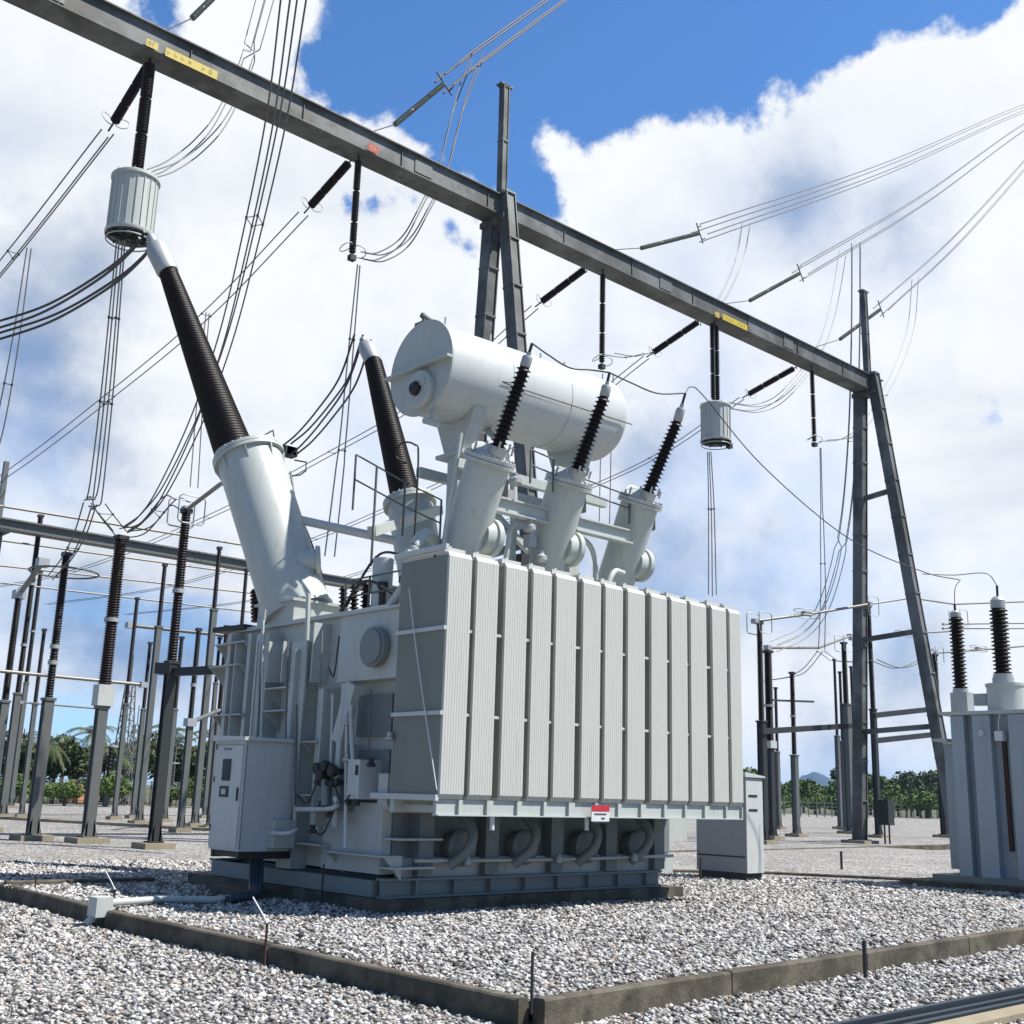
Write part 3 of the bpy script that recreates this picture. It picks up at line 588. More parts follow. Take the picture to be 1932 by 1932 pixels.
# warning sign on the frame
c0,c1=at(1116,1519,'y',RY0-.03),at(1149,1550,'y',RY0-.03)
sg=MB().box((c0.x,RY0-.035,c1.z),(c1.x,RY0-.02,c0.z)).build('warning_sign','white',T)
MB().box((c0.x,RY0-.038,c0.z-.08),(c1.x,RY0-.0352,c0.z)).build('red_header','red',sg)
mb=MB()
for j,(zz_,ww) in enumerate(((.105,.7),(.16,.5),(.21,.75))):
    for q in range(7):
        if random.random()<.85: xx=c0.x+(c1.x-c0.x)*(.5-ww/2+ww*q/7); mb.box((xx,RY0-.038,c0.z-zz_-.022),(xx+(c1.x-c0.x)*ww/9,RY0-.0352,c0.z-zz_))
o_=mb.build('lettering','ink',sg)
# ---------------------------------------------------------------- kiosk
K=thing('control_kiosk','grey free-standing metal kiosk with two louvres, behind the right end of the radiators','cabinet',(19,13.9,.17))
MB().box((19.03,13.95,.17),(19.52,15.1,.32)).build('base','dark_steel',K)
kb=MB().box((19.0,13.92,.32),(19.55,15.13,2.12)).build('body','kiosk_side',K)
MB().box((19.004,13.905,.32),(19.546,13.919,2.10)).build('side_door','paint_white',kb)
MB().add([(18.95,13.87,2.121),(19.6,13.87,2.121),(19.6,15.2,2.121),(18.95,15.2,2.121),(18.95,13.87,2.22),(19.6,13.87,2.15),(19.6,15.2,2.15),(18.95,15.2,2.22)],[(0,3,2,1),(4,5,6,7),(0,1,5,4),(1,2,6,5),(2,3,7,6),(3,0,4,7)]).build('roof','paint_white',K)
for z in (1.75,1.48): MB().box((19.08,13.895,z),(19.36,13.904,z+.04)).build('louvre','dark_steel',kb); 
MB().box((18.99,13.95,.6),(18.998,15.1,.63)).build('door_seam','dark_steel',kb)
# ---------------------------------------------------------------- right-hand transformer
T2=thing('power_transformer','grey transformer tank cut by the right edge, with two dark bushings on its lid','transformer',(22,10,.0))
MB().box((21.3,5.2,.0),(27,12.0,.30)).build('plinth','concrete',T2)
TB=MB().box((21.85,6.0,.42),(25.5,11.0,3.40)).build('tank','paint_blue',T2)
MB().box((21.6,5.9,.30),(25.6,11.5,.42)).build('skid_base','dark_paint_and_shade',T2)
MB().box((21.62,5.8,3.40),(25.7,11.15,3.47)).build('tank_cover','paint',T2)
for y0,y1 in ((10.72,10.98),(10.2,10.55),(9.45,9.85),(8.9,9.2),(8.2,8.5),(7.4,7.7)): MB().box((21.66,y0,.42),(21.85,y1,3.39)).build('stiffener','paint_blue',T2)
MB().box((21.8,9.98,.9),(21.848,10.06,2.9)).build('thermometer_pocket','rust',T2); MB().box((21.6,9.95,2.9),(21.84,10.1,3.08)).build('gauge','white',T2)
MB().lathe((21.76,10.37,3.05),(21.62,10.37,3.05),[(0,.09),(.5,.09),(.6,.06),(1,.06)],16).build('relief_valve','paint_white',T2)
MB().box((22.2,11.15,.5),(23.2,11.42,2.9)).build('radiator','paint_blue',T2); MB().beam((21.9,11.35,2.95),(22.6,11.35,2.95),.3,.05).build('bracket','paint',T2)
pipe([(21.64,9.98,3.4),(21.6,10.0,3.25),(21.62,10.02,3.1)],.01,'white','cord',T2)
c=at(1900,1322,'x',22.3); MB().lathe((22.3,c.y,3.47),(22.3,c.y,4.02),[(0,.36),(.9,.36),(.91,.38),(1,.38)],36).build('turret','paint',T2)
MB().box((22.2,c.y+.36,3.62),(22.4,c.y+.62,3.85)).build('terminal_box','cast',T2)
b0=at(1892,1272,'x',22.3); b1=at(1883,1148,'x',22.3); b2=at(1881,1105,'x',22.3)
def bushing2(a,b,c,core,shed,cap,par):
    o=insul(a,b,core,shed,.075,18).build('bushing','porcelain',par); MB().lathe(b,b.lerp(c,.5),[(0,cap),(.7,cap),(1,cap*.6)],16).build('cap','cast',o); MB().cyl(b.lerp(c,.5),c,.025,n=8).build('terminal','dark_steel',o)
    MB().cyl(V(a)-V((0,0,.08)),a,core*1.5,n=16).build('base_flange','cast',o); return o
MB().cyl((b0.x,b0.y,4.0),(b0.x,b0.y,b0.z-.07),.2,n=20).build('neck','cast',T2); bushing2(b0,b1,b2,.12,.175,.14,T2); B2T=b2
b0=at(1812,1300,'x',22.6); b1=at(1803,1165,'x',22.6); b2=at(1801,1140,'x',22.6); bushing2(b0,b1,b2,.10,.15,.11,T2); B3T=b2
MB().box((22.45,b0.y-.2,3.47),(22.75,b0.y+.15,b0.z-.08)).build('bushing_pedestal','cast',T2)
# ---------------------------------------------------------------- gantry
BY0,BY1,BZ0,BZ1=27.2,28.05,21.08,21.83
G=thing('steel_gantry','tall dark steel portal gantry whose long beam crosses the sky above the transformer','gantry',(24,27.6,0))
mb=MB(); xa,xb=-1,48.9; mb.box((xa,BY0-.06,BZ1-.04),(xb,BY1+.06,BZ1)); mb.box((xa,BY0,BZ0),(xb,BY1,BZ0+.04)); mb.box((xa,BY0+.06,BZ0+.041),(xb,BY0+.10,BZ1-.041)); mb.box((xa,BY1-.10,BZ0+.041),(xb,BY1-.06,BZ1-.041))
beam=mb.build('beam','gantry',G)
for i in range(13): x=1+i*3.7; MB().box((x,BY0+.02,BZ0+.05),(x+.02,BY0+.058,BZ1-.05)).build('web_stiffener','gantry',beam)
for x in (8.2,20.4,32.6,41.0): MB().box((x-.35,BY0+.03,BZ0+.12),(x+.35,BY0+.057,BZ1-.12)).build('splice_plate','galv',beam)
def leg(a,b,w,h,name='leg'):
    a=V(a);b=V(b); mb=MB(); p,q,d,u,v=mb.frame(a,b,(1,0,0)); 
    mb.beam(a+v*(w/2-.03),b+v*(w/2-.03),h,.04,(1,0,0)); mb.beam(a-v*(w/2-.03),b-v*(w/2-.03),h,.04,(1,0,0)); mb.beam(a,b,.05 if 0 else h*.8,w-.14,(1,0,0))
    L=(b-a).length; n=int(L/1.7)
    for i in range(n+1): c=a.lerp(b,i/max(1,n)); mb.beam(c-d*.04,c+d*.04,h+.02,w+.02,(1,0,0))
    return mb.build(name,'gantry',G)
for X in (0,24,48):
    leg((X,27.9,21.1),(X,28.95,.12),.5,.5); leg((X,27.2,21.9),(X,24.3,.12),.45,.5)
    MB().box((X-.32,26.95,20.85),(X+.32,28.2,21.05)).build('head_plate','gantry',G); MB().box((X-.30,27.0,21.84),(X+.30,28.1,21.95)).build('head_plate','gantry',G)
    leg((X+.05,27.5,21.95),(X+.02,27.5,26.3),.28,.28,'spire'); MB().box((X-.25,27.35,26.3),(X+.3,27.65,26.36)).build('spire_cap','gantry',G)
    for z in (15.9,9.2,5.0):
        ya=27.9+(21.1-z)/20.98*1.05; yb=27.2-(21.9-z)/21.78*2.9; MB().beam((X,ya,z-.1),(X,yb,z+.1),.18,.22).build('cross_brace','gantry',G)
    for yy_ in (28.95,24.3): MB().box((X-.6,yy_-.6,0),(X+.6,yy_+.6,.13)).build('footing','footing',G)
    for yy_ in (28.95,24.3): MB().box((X-.36,yy_-.36,.131),(X+.36,yy_+.36,.17)).build('base_plate','gantry',G)
def plate(p0,p1,w,m,par=beam,glyph=False):
    """sign plate on the beam web between two sight points"""
    a=at(*p0,'y',BY0-.065); b=at(*p1,'y',BY0-.065); zc=(a.z+b.z)/2
    o=MB().box((a.x,BY0-.075,zc-w/2),(b.x,BY0-.063,zc+w/2)).build('sign_plate',m,par)
    mb=MB(); n=max(2,int((b.x-a.x)/.2))
    for i in range(n):
        xx=a.x+.05+(b.x-a.x-.1)*i/n
        if i%5!=4: mb.box((xx,BY0-.078,zc-w*.25),(xx+.03,BY0-.0752,zc+w*.25)); mb.box((xx+.031,BY0-.078,zc+random.choice([-.2,0,.2])*w),(xx+.09,BY0-.0752,zc+random.choice([-.2,0,.2])*w+.03))
    mb.build('lettering','faded_ink',o); return o
plate((276,80),(298,88),.22,'yellow'); plate((312,100),(410,140),.26,'yellow'); plate((1349,592),(1357,596),.22,'yellow'); plate((1363,598),(1410,618),.26,'yellow'); plate((695,276),(714,284),.25,'red')
# ---------------------------------------------------------------- insulator strings, line traps
PH=[11.12,18.1,29.1,36.1,43.1]
ordn=['leftmost, nearest','second','middle','fourth','rightmost']
def strain(i,X):
    a=at(*[(281,122),(662,303),(1107,505),(1322,604),(1503,692)][i],'x',X); e=at(*[(212,236),(582,393),(1018,572),(1228,668),(1408,746)][i],'x',X)
    t=thing('strain_insulator','brown strain insulator slanting down-left from the beam, %s along it'%ordn[i],'insulator',a,'slanting strain insulators on the beam')
    r=.10
    for k_ in range(3):
        p,q=a.lerp(e,.06+.3*k_),a.lerp(e,.06+.3*k_+.285); insul(p,q,r*.72,r*1.45,.07,10).build('porcelain_unit','porcelain_red',t)
    MB().tube([V((a.x,a.y,BZ0)),a,a.lerp(e,.06)],.03,6).build('shackle','dark_steel',t); MB().tube([a.lerp(e,.955),e+V((0,.25,-.08))],.03,6).build('yoke','dark_steel',t)
    for s_ in (-1,1): MB().ring(a.lerp(e,.93)+V((s_*.22,0,0)),(e-a)+V((s_*.9,0,0)),.20,.014,20).build('corona_ring','cast',t)
    return e+V((0,.25,-.08))
def offs(n):
    return {1:[(0,0)],2:[(-.2,0),(.2,0)],3:[(-.2,0),(.2,0),(0,-.25)],4:[(-.08,-.26),(.26,-.09),(.09,.26),(-.26,.08)]}[n]
def bundle(label,pts,n=4,r=.017,sp=1.0,m='wire',group=None,seg=10,spacers=2,ends=(1,1),name='bundled_conductor'):
    r*=1.3 if r<.02 else 1.12; P_=spline(pts,seg); t=thing(name,label,'power line',P_[0],group); N=len(P_)
    lines=[[] for _ in range(n)]
    for k_,p in enumerate(P_):
        d=(P_[min(k_+1,N-1)]-P_[max(k_-1,0)]).normalized(); u=V((0,0,1)); 
        a=d.cross(u); 
        if a.length<.25: a=d.cross(V((0,1,0)))
        a.normalize(); b=a.cross(d).normalized(); f=k_/(N-1); s_=sp*(ends[0]+(ends[1]-ends[0])*f)
        for j,(x,y) in enumerate(offs(n)): lines[j].append(p+a*(x*s_)+b*(y*s_))
    for l in lines: MB().tube(l,r,5).build('conductor',m,t)
    if n>1:
        for q in range(max(0,spacers-1) if n==4 else spacers):
            k_=int((q+1)/(spacers+1)*(N-1)); mb=MB()
            for j in range(n): mb.tube([lines[j][k_],lines[(j+1)%n][k_]],r*.6,5)
            for j in range(n): c=lines[j][k_]; mb.cyl(c-V((0,0,.03)),c+V((0,0,.03)),r*1.7,n=6)
            mb.build('spacer','dark_steel',t)
    return t
sag=[(30.5,20.05),(37,18.5),(45,17.3),(57,16.0),(75,15.2),(98,16.2)]
for i,X in enumerate(PH):
    e=strain(i,X); bundle('%s of the grey twin conductors sagging away to the left behind the beam'%['leftmost','second','third','fourth','rightmost'][i],[e]+[(X,y,z) for y,z in sag[1:]],2 if i else 3,.021,.9,'wire_light','conductors sagging away behind the beam',spacers=4)
def hang(i,X,zend,double=False,trap=False):
    a=V((X,27.6,BZ0-.02)); e=V((X,27.6,zend))
    t=thing('suspension_insulator','%s'%['thick dark insulator string above the left line trap','slim dark insulator hanging left of the middle gantry leg','slim dark insulator hanging above the conservator','double dark insulator string above the right line trap','slim dark insulator hanging near the right gantry leg'][i],'insulator',a,'insulator strings hanging from the beam')
    xs_=(-.14,.14) if double else (0,)
    for xo in xs_:
        for k_ in range(3):
            p,q=a.lerp(e,.05+.31*k_)+V((xo,0,0)),a.lerp(e,.05+.31*k_+.295)+V((xo,0,0)); insul(p,q,.07 if i else .10,.115 if i else .165,.085,12).build('porcelain_unit','porcelain',t)
    MB().tube([a+V((0,0,.05)),a.lerp(e,.05)],.035,6).build('shackle','dark_steel',t); MB().tube([a.lerp(e,.98),e],.04,6).build('clamp','dark_steel',t)
    if double: MB().box(a.lerp(e,.04)-V((.22,.03,.04)),a.lerp(e,.04)+V((.22,.03,.04))).build('yoke','dark_steel',t); MB().box(a.lerp(e,.975)-V((.22,.03,.04)),a.lerp(e,.975)+V((.22,.03,.04))).build('yoke','dark_steel',t)
    if not trap:
        for s_ in (-1,1): MB().ring(e+V((s_*.24,0,.25)),(s_*.5,.4,1),.22,.016,20).build('corona_ring','cast',t)
        MB().box(e-V((.1,.1,.12)),e+V((.1,.1,.05))).build('clamp_block','dark_steel',t)
    return e
E1=hang(0,PH[0],17.55,trap=True); E2=hang(1,PH[1],17.6); E3=hang(2,29.35,17.2); E4=hang(3,36.15,17.55,True,True); E5=hang(4,43.35,17.4)
def linetrap(e,label,r,h):
    t=thing('line_trap',label,'line trap',e,'white line traps hanging under the beam')
    top=e-V((0,0,.15)); bot=top-V((0,0,h))
    MB().lathe(bot,top,[(0,r*1.0),(.02,r*1.03),(.06,r*1.03),(.07,r*.94),(.93,r*.94),(.94,r*1.03),(.98,r*1.03),(1,r*.98)],40,caps=False).build('coil_shell','trap',t)
    mb=MB()
    for i in range(20): w=i*math.pi/10; u=V((math.cos(w),math.sin(w),0)); mb.beam(bot+u*(r*.955)+V((0,0,.08*h)),top+u*(r*.955)-V((0,0,.08*h)),.012,.03,u)
    mb.build('shell_rib','trap',t)
    MB().lathe(bot+V((0,0,.02)),top-V((0,0,.02)),[(0,r*.72),(1,r*.72)],30,caps=False).build('inner_coil','dark_paint_and_shade',t)
    for c in (top,bot):
        mb=MB()
        for i in range(4): w=i*math.pi/4+.3; u=V((math.cos(w),math.sin(w),0)); mb.beam(c-u*r,c+u*r,.03,.07)
        mb.cyl(c-V((0,0,.08)),c+V((0,0,.12)),.09,n=12); mb.build('spider','cast' if c is top else 'dark_steel',t)
    mb=MB(); mb.cyl(bot,top,.16,n=14); mb.build('tuning_unit','galv',t)
    MB().tube([e+V((0,0,.05)),top+V((0,0,.1))],.03,6).build('eye_bolt','dark_steel',t)
    MB().ring(bot-V((0,0,.12)),(0,0,1),r*.95,.02,28).build('corona_ring','cast',t)
    mb=MB(); u=V((.35,-.4,0)); mb.box(bot+u-V((.1,.1,.25)),bot+u+V((.1,.1,-.05))); mb.build('terminal_clamp','dark_steel',t)
    return bot
B1=linetrap(E1,'white ribbed line trap drum hanging at upper left, beside the tall leaning bushing',.62,1.72)
B4=linetrap(E4,'smaller white line trap drum hanging at right, far from the camera',.62,1.60)
# incoming lines above the beam
CV=at(2067,158,'y',44)
def incoming(i,X,p0,p1,far,yy,label):
    a=V((X,27.9,BZ1+.03)); s0=at(*p0,'y',yy); s1=at(*p1,'y',yy+.6)
    t=thing('strain_insulator','grey-green strain insulator above the beam, %s'%label,'insulator',a,'rising strain insulators above the beam')
    MB().tube([a,s0],.02,5).build('link','dark_steel',t)
    for k_ in range(3): insul(s0.lerp(s1,.335*k_),s0.lerp(s1,.335*k_+.31),.06,.10,.07,10).build('glass_unit','glass_string',t)
    MB().cyl(s0.lerp(s1,.31),s0.lerp(s1,.34),.09,n=8).build('joint','dark_steel',t)
    if p1[1]>10:
        yk=MB(); d=(s1-s0).normalized(); u=d.cross(V((0,1,0))).normalized(); yk.tube([s1-u*.5,s1+u*.5],.03,5); yk.tube([s1-u*.3,s1-u*.3+d*.35],.03,5); yk.tube([s1+u*.3,s1+u*.3+d*.35],.03,5); yk.build('yoke','dark_steel',t)
    return s1
S1=incoming(0,PH[0],(363,34),(420,-22),None,29,'at the top left corner of the view')
S2=incoming(1,PH[1],(745,235),(838,158),None,29,'in front of the blue gap')
S3=incoming(2,PH[2],(1210,468),(1320,440),None,30,'the left of the three on the white cloud')
S4=incoming(3,PH[3],(1415,567),(1510,515),None,30,'the middle of the three on the white cloud')
S5=incoming(4,PH[4],(1585,640),(1662,583),None,30,'crossing the right gantry spire')
for s_,a_,lab,far in ((S2,at(900,108,'y',31),'dark four-wire line rising across the blue gap to the top edge',at(1090,-30,'y',34)),):
    bundle(lab,[s_,a_,far],4,.034,1.25,'wire_black',spacers=1)
for s_,q,lab in ((S3,(1932,205),'highest'),(S4,(1932,240),'middle'),(S5,(1932,312),'lowest')):
    bundle('%s of three four-wire lines converging at the right edge'%lab,[s_,s_.lerp(at(*q,'y',42),.4)-V((0,0,.5)),at(*q,'y',42),at(2050,175,'y',48)],4,.028,1.5,'wire','lines converging at the right edge',spacers=0)
# jumpers and droppers (sight points with their real depth)
def J(label,pts,n=2,r=.016,m='wire',sp=1,group='jumpers and droppers',spacers=1,ends=(1,1)):
    return bundle(label,[at(p[0],p[1],'y',p[2]) if len(p)==3 and not isinstance(p,V) else p for p in pts],n,r,sp,m,group,8,spacers,ends)
J('four-wire jumper falling behind the beam to the insulator left of the middle gantry leg',[(900,108,31),(866,200,30.5),(835,320,29.5),(800,395,28.8),(765,455,28.3),(720,484,27.8),(684,482,27.7)],4,.018,'wire_black',ends=(1,.5))
J('thin four-wire jumper at top left curving into the top of the left line trap',[(505,-20,30),(465,120,29.6),(420,220,29),(375,275,28.5),(325,312,28),(284,328,27.8)],4,.015,'wire',ends=(1,.5))
J('long four-wire line crossing in front of the beam and falling to the left post',[(556,-20,18),(520,230,22),(468,470,26),(425,640,28.5),(372,790,30.5),(310,920,32),(270,975,32.6),(236,1000,32.9)],4,.020,'wire',spacers=3,ends=(1.0,.5),sp=.95)
J('four thick dark wires running from the left edge up to the tall bushing cap',[(-30,632,26),(90,592,24),(200,528,21),(262,475,19.2),V(HVC)-V((.05,0,.05))],4,.026,'wire_black',ends=(.9,.7),sp=.8)
J('twin dropper from the left line trap down to the clamp above the left posts',[(228,452,27.6),(215,600,28.4),(200,760,29.5),(180,930,31),(170,950,31.2)],4,.017,'wire_light',spacers=3,ends=(.4,.8))
J('short slack wires from the left dropper clamp to the busbar posts',[(170,950,31.2),(150,1010,32),(125,1055,34),(100,1085,36)],3,.016,'wire',ends=(.9,.6))
J('short slack wires from the left dropper clamp to the thick brown post',[(185,950,31.3),(200,970,32),(226,1002,32.9)],3,.014,'wire')
J('four-wire jumper sagging from the tubular bus clamp up to the second bushing cap',[V(HV2C)+V((0,0,.05)),(655,720,19),(612,782,20.5),(575,825,21.6),(545,850,22.3)],4,.017,'wire_black',ends=(.7,.8),sp=.9)
J('pale twin dropper falling behind the second bushing from the beam',[(677,500,27.7),(664,640,28),(645,850,28.6),(622,1050,29.5)],2,.022,'wire_light',spacers=2,sp=.75,ends=(.3,1))
J('pale dropper hanging from a far conductor behind the first leaning bushing',[(392,590,39),(380,720,39.2),(366,920,39.5)],2,.020,'wire_light',sp=.8,ends=(.4,1))
J('pale twin dropper at the far left edge hanging from the first conductor',[(55,468,35.5),(30,640,36),(0,800,37),(-30,900,38)],2,.020,'wire_light',spacers=1,sp=.8,ends=(.4,1))
J('slack four-wire loop from the left posts up toward the first post clamp',[(236,1000,32.9),(275,990,32),(320,940,30.8),(345,945,29.9)],3,.016,'wire')
J('pale twin dropper under the right line trap',[(1338,852,27.4),(1342,960,28),(1344,1122,29)],3,.018,'wire_light',spacers=1,sp=.8,ends=(.4,1))
J('pale twin dropper beneath the rightmost hanging insulator',[(1548,845,27.6),(1551,1000,28),(1553,1120,29),(1550,1225,30)],2,.020,'wire_light',spacers=1,sp=.7,ends=(.3,1))
J('pale dropper behind the middle hanging insulator',[(1147,705,27.8),(1143,850,29),(1140,1000,30)],2,.016,'wire_light')
J('pale four-wire jumper from the highest right line down behind the beam',[(1408,425,30.5),(1395,490,30.3),(1372,545,29.6),(1348,585,29)],4,.014,'wire_light',ends=(1,.6))
J('pale four-wire jumper from the middle right line sweeping under the beam',[(1590,478,31),(1570,590,30.5),(1540,670,29.5),(1480,745,28.8),(1430,770,28.2),(1375,765,27.8)],4,.014,'wire_light',ends=(1,.6))
J('pale four-wire dropper falling beside the right gantry leg to the busbar',[(1615,462,31),(1614,640,31),(1608,830,31),(1592,1000,31.5),(1560,1130,32),(1520,1190,32.5),(1460,1220,32.8)],4,.019,'wire_light',spacers=2,ends=(1,.9),sp=1.15)
J('thin pale jumper curving off the lowest right line past the gantry spire',[(1727,525,31),(1718,620,30.8),(1690,700,30),(1640,790,29),(1600,825,28.2),(1552,832,27.8)],2,.016,'wire_light')
J('small jumper loop at the middle hanging insulator',[(1150,668,27.6),(1190,673,28.5),(1225,665,29.5)],2,.014,'wire')
w=thing('overhead_wire','thin black wire looping between the three small bushings and on to the right-hand transformer','power line',LV[0])
def wire(pts,r=.013): MB().tube(spline(pts,8),r,6).build('wire','wire_black',w)
wire([LV[0],at(1035,670,'x',11.6),at(1075,694,'x',12.2),at(1115,698,'x',12.6),LV[1]]); wire([LV[1],at(1190,722,'x',13.6),at(1240,742,'x',14.3),LV[2]],.013)
wire([LV[2],at(1304,730,'x',15.1),at(1330,750,'x',15.6),at(1440,880,'x',17.2),at(1600,1015,'x',19.5),at(1740,1078,'x',21.5),at(1810,1094,'x',22)],.010)
wire([at(1740,1083,'x',21.6),at(1800,1085,'x',22),at(1860,1082,'x',22.2),B2T],.009); wire([at(1812,1094,'x',22.2),at(1802,1110,'x',22.4),B3T],.008)
# ---------------------------------------------------------------- post insulators / apparatus
def posts(name,label,base,joint,top,w,iw,cat='insulator post',group=None,joints=(),box=None,foot='footing',steel='galv',z0=.15,red=False,rings=None,fw_=None,pitch=.075):
    w*=.70; b=at(*base,'z',z0); zj=face(*joint,b); zt=face(*top,b); B=V((b.x,b.y,0))
    t=thing(name,label,cat,B,group); fs=fw_*.85 if fw_ else w*2.9
    MB().box((b.x-fs/2,b.y-fs/2,0),(b.x+fs/2,b.y+fs/2,z0)).build('footing',foot,t)
    # steel post: follows the surveyed lean (none is perfectly plumb)
    pj=V((b.x,b.y,zj.z)); pt=V((b.x,b.y,zt.z))
    mb=MB(); mb.box((b.x-w*.8,b.y-w*.8,z0+.002),(b.x+w*.8,b.y+w*.8,z0+.04)); mb.ibeam((b.x,b.y,z0+.04),pj,w,w,.03,(0,1,0)); mb.beam((b.x,b.y,z0+.04),pj-V((0,0,.02)),w*.62,w*.9,(0,1,0))
    for s_ in (-1,1): mb.add([(b.x+s_*w*.3,b.y-.5*w,z0+.04),(b.x+s_*w*.78,b.y-.5*w,z0+.04),(b.x+s_*w*.3,b.y-.5*w,z0+.5),(b.x+s_*w*.3,b.y-.5*w+.03,z0+.04),(b.x+s_*w*.78,b.y-.5*w+.03,z0+.04),(b.x+s_*w*.3,b.y-.5*w+.03,z0+.5)],[(0,1,2),(5,4,3),(0,3,4,1),(1,4,5,2),(2,5,3,0)])
    mb.build('steel_post',steel,t)
    MB().box((b.x-w*.62,b.y-w*.62,zj.z),(b.x+w*.62,b.y+w*.62,zj.z+.08)).build('cap_plate',steel,t)
    cur=zj.z+.08
    if box:
        zb=face(*box,b).z; MB().box((b.x-w*.85,b.y-w*.75,cur),(b.x+w*.85,b.y+w*.75,zb)).build('terminal_box','trap',t); cur=zb
    jz=sorted(face(*j,b).z for j in joints); seq=[cur]+jz+[zt.z]
    for k_ in range(len(seq)-1):
        g_=.10 if k_<len(seq)-2 else 0; insul((b.x,b.y,seq[k_]+.02),(b.x,b.y,seq[k_+1]-g_),iw*.43,iw*.55,pitch,12,.93).build('porcelain_unit','porcelain_red' if red else 'porcelain',t)
        if g_: MB().cyl((b.x,b.y,seq[k_+1]-g_),(b.x,b.y,seq[k_+1]+.02),iw*.62,n=14).build('joint_flange','cast',t)
    MB().box((b.x-iw*.5,b.y-iw*.5,zt.z),(b.x+iw*.5,b.y+iw*.5,zt.z+.12)).build('top_clamp','dark_steel',t)
    for r_ in (rings or ()):
        kind,rr=r_
        if kind=='sq':
            for sx in (-1,1):
                c=pt+V((0,sx*.32,.05)); q=[c+V((dx*rr,0,dz*rr)) for dx,dz in ((-.8,-1),(.8,-1),(1,-.8),(1,.8),(.8,1),(-.8,1),(-1,.8),(-1,-.8),(-.8,-1))]; MB().tube(q,.022,6).build('corona_ring','cast',t)
        elif kind=='flat': MB().ring(V((b.x,b.y,zt.z-rr[1])),(0,0,1),rr[0],.03,28).build('grading_ring','galv',t)
        else: MB().ring(pt+V((0,0,.1)),(1,0,0),rr,.02,22).build('corona_ring','cast',t)
    return t,pt
GP='insulator posts of the left switchyard'; GR='insulator posts of the right switchyard'
_,L1=posts('post_insulator','dark steel post with thick dark insulator, nearest post left of the control cabinet',(290,1590),(318,1252),(346,968),.36,.27,group=GP,joints=((332,1112),),steel='dark_steel',rings=[('sq',.4)],fw_=1.0)
_,L2=posts('instrument_transformer','thick brown insulator on a post with a pale green terminal box at its foot',(165,1580),(187,1337),(222,1018),.40,.36,'instrument transformer',GP,joints=((205,1167),),box=(189,1292),foot='footing',red=True,fw_=1.1)
_,L3=posts('post_insulator','slim brown insulator on a pale steel post beside the thick brown one',(60,1575),(95,1322),(128,1050),.40,.24,group=GP,joints=((105,1288-40),(110,1218)),fw_=1.1,rings=[('flat',(1.0,.5))])
_,L4=posts('post_insulator','tall dark insulator post at the left edge carrying the upper tubular bus',(4,1536),(25,1310),(67,975),.42,.26,group=GP,joints=((52,1100),(38,1215)))
_,L5=posts('post_insulator','pale tall steel post with a short insulator, right of the thick brown one',(262,1548),(291,1184),(304,1068),.34,.2,group=GP)
_,L6=posts('post_insulator','thin dark insulator on a thin post just left of the control cabinet',(340,1562),(346,1364),(357,1190),.3,.2,group=GP,joints=((350,1290),))
_,L7=posts('post_insulator','pale post with insulator beneath the left end of the tall turret',(367,1553),(395,1152),(404,1036),.34,.2,group=GP)
_,L8=posts('post_insulator','thin insulator post partly hidden behind the transformer end',(395,1558),(402,1358),(419,1185),.3,.2,group=GP)
_,L9=posts('post_insulator','dark insulator post at the extreme left edge with a lower bus clamp',(-22,1560),(-8,1325),(12,1128),.36,.24,group=GP,rings=[('ring',.3)])
_,L10=posts('post_insulator','slim dark insulator on a pale post among wires, left of the thick brown post',(20,1520),(45,1290),(77,1080),.36,.28,group=GP,joints=((60,1190),),rings=[('ring',.3)])
_,L11=posts('post_insulator','short far insulator seen between the pale post and the transformer tank',(425,1545),(428,1180),(432,1075),.34,.2,group=GP)
_,R1=posts('post_insulator','dark insulator post rising directly behind the grey kiosk',(1442,1585),(1427,1363),(1422,1178),.42,.26,group=GR,rings=[('sq',.45)],steel='dark_steel')
_,R2=posts('instrument_transformer','dark post with a pale box at mid height, right of the kiosk',(1457,1577),(1453,1415),(1447,1232),.42,.40,'instrument transformer',GR,joints=((1450,1330),),box=(1454,1398),steel='dark_steel')
_,R3=posts('post_insulator','slim post with a crossarm on its insulator, in front of the blue mountain',(1503,1573),(1500,1427),(1494,1272),.42,.26,group=GR,joints=((1499,1350),))
_,R4=posts('post_insulator','thin tall post right of the blue mountain',(1586,1560),(1580,1390),(1575,1246),.42,.22,group=GR)
_,R5=posts('post_insulator','pale grey post just left of the right gantry leg',(1606,1568),(1609,1330),(1605,1215),.6,.34,group=GR,rings=[('sq',.5)])
_,R6=posts('post_insulator','slim black insulator post just right of the right gantry leg',(1658,1575),(1655,1340),(1643,1146),.4,.28,group=GR,rings=[('sq',.55)],steel='dark_steel')
_,R7=posts('post_insulator','dark insulator post beside the slanting gantry leg, near the second transformer',(1783,1575),(1776,1420),(1765,1238),.5,.34,group=GR,rings=[('sq',.5)],steel='dark_steel')
_,R8=posts('post_insulator','insulator post behind the bushings of the right-hand transformer',(1835,1580),(1832,1330),(1826,1168),.42,.26,group=GR,rings=[('sq',.45)],steel='dark_steel')
mb=MB(); c=R3-V((0,0,1.4)); mb.beam(c-V((.9,-.7,0)),c+V((.9,-.7,0)),.1,.1); t=thing('cross_arm','short pale crossarm fixed on the slim post in front of the mountain','crossarm',c); mb.build('arm','galv',t)
for base,jt,tp_ in (((215,1540),(228,1330),(236,1130)),((250,1538),(262,1340),(270,1215)),((310,1545),(322,1340),(330,1205)),((385,1538),(392,1290),(396,1205)),((40,1536),(60,1330),(72,1190))):
    posts('post_insulator','thin far insulator post in the back rows of the left switchyard',base,jt,tp_,.28,.2,group='far insulator posts of the left yard')
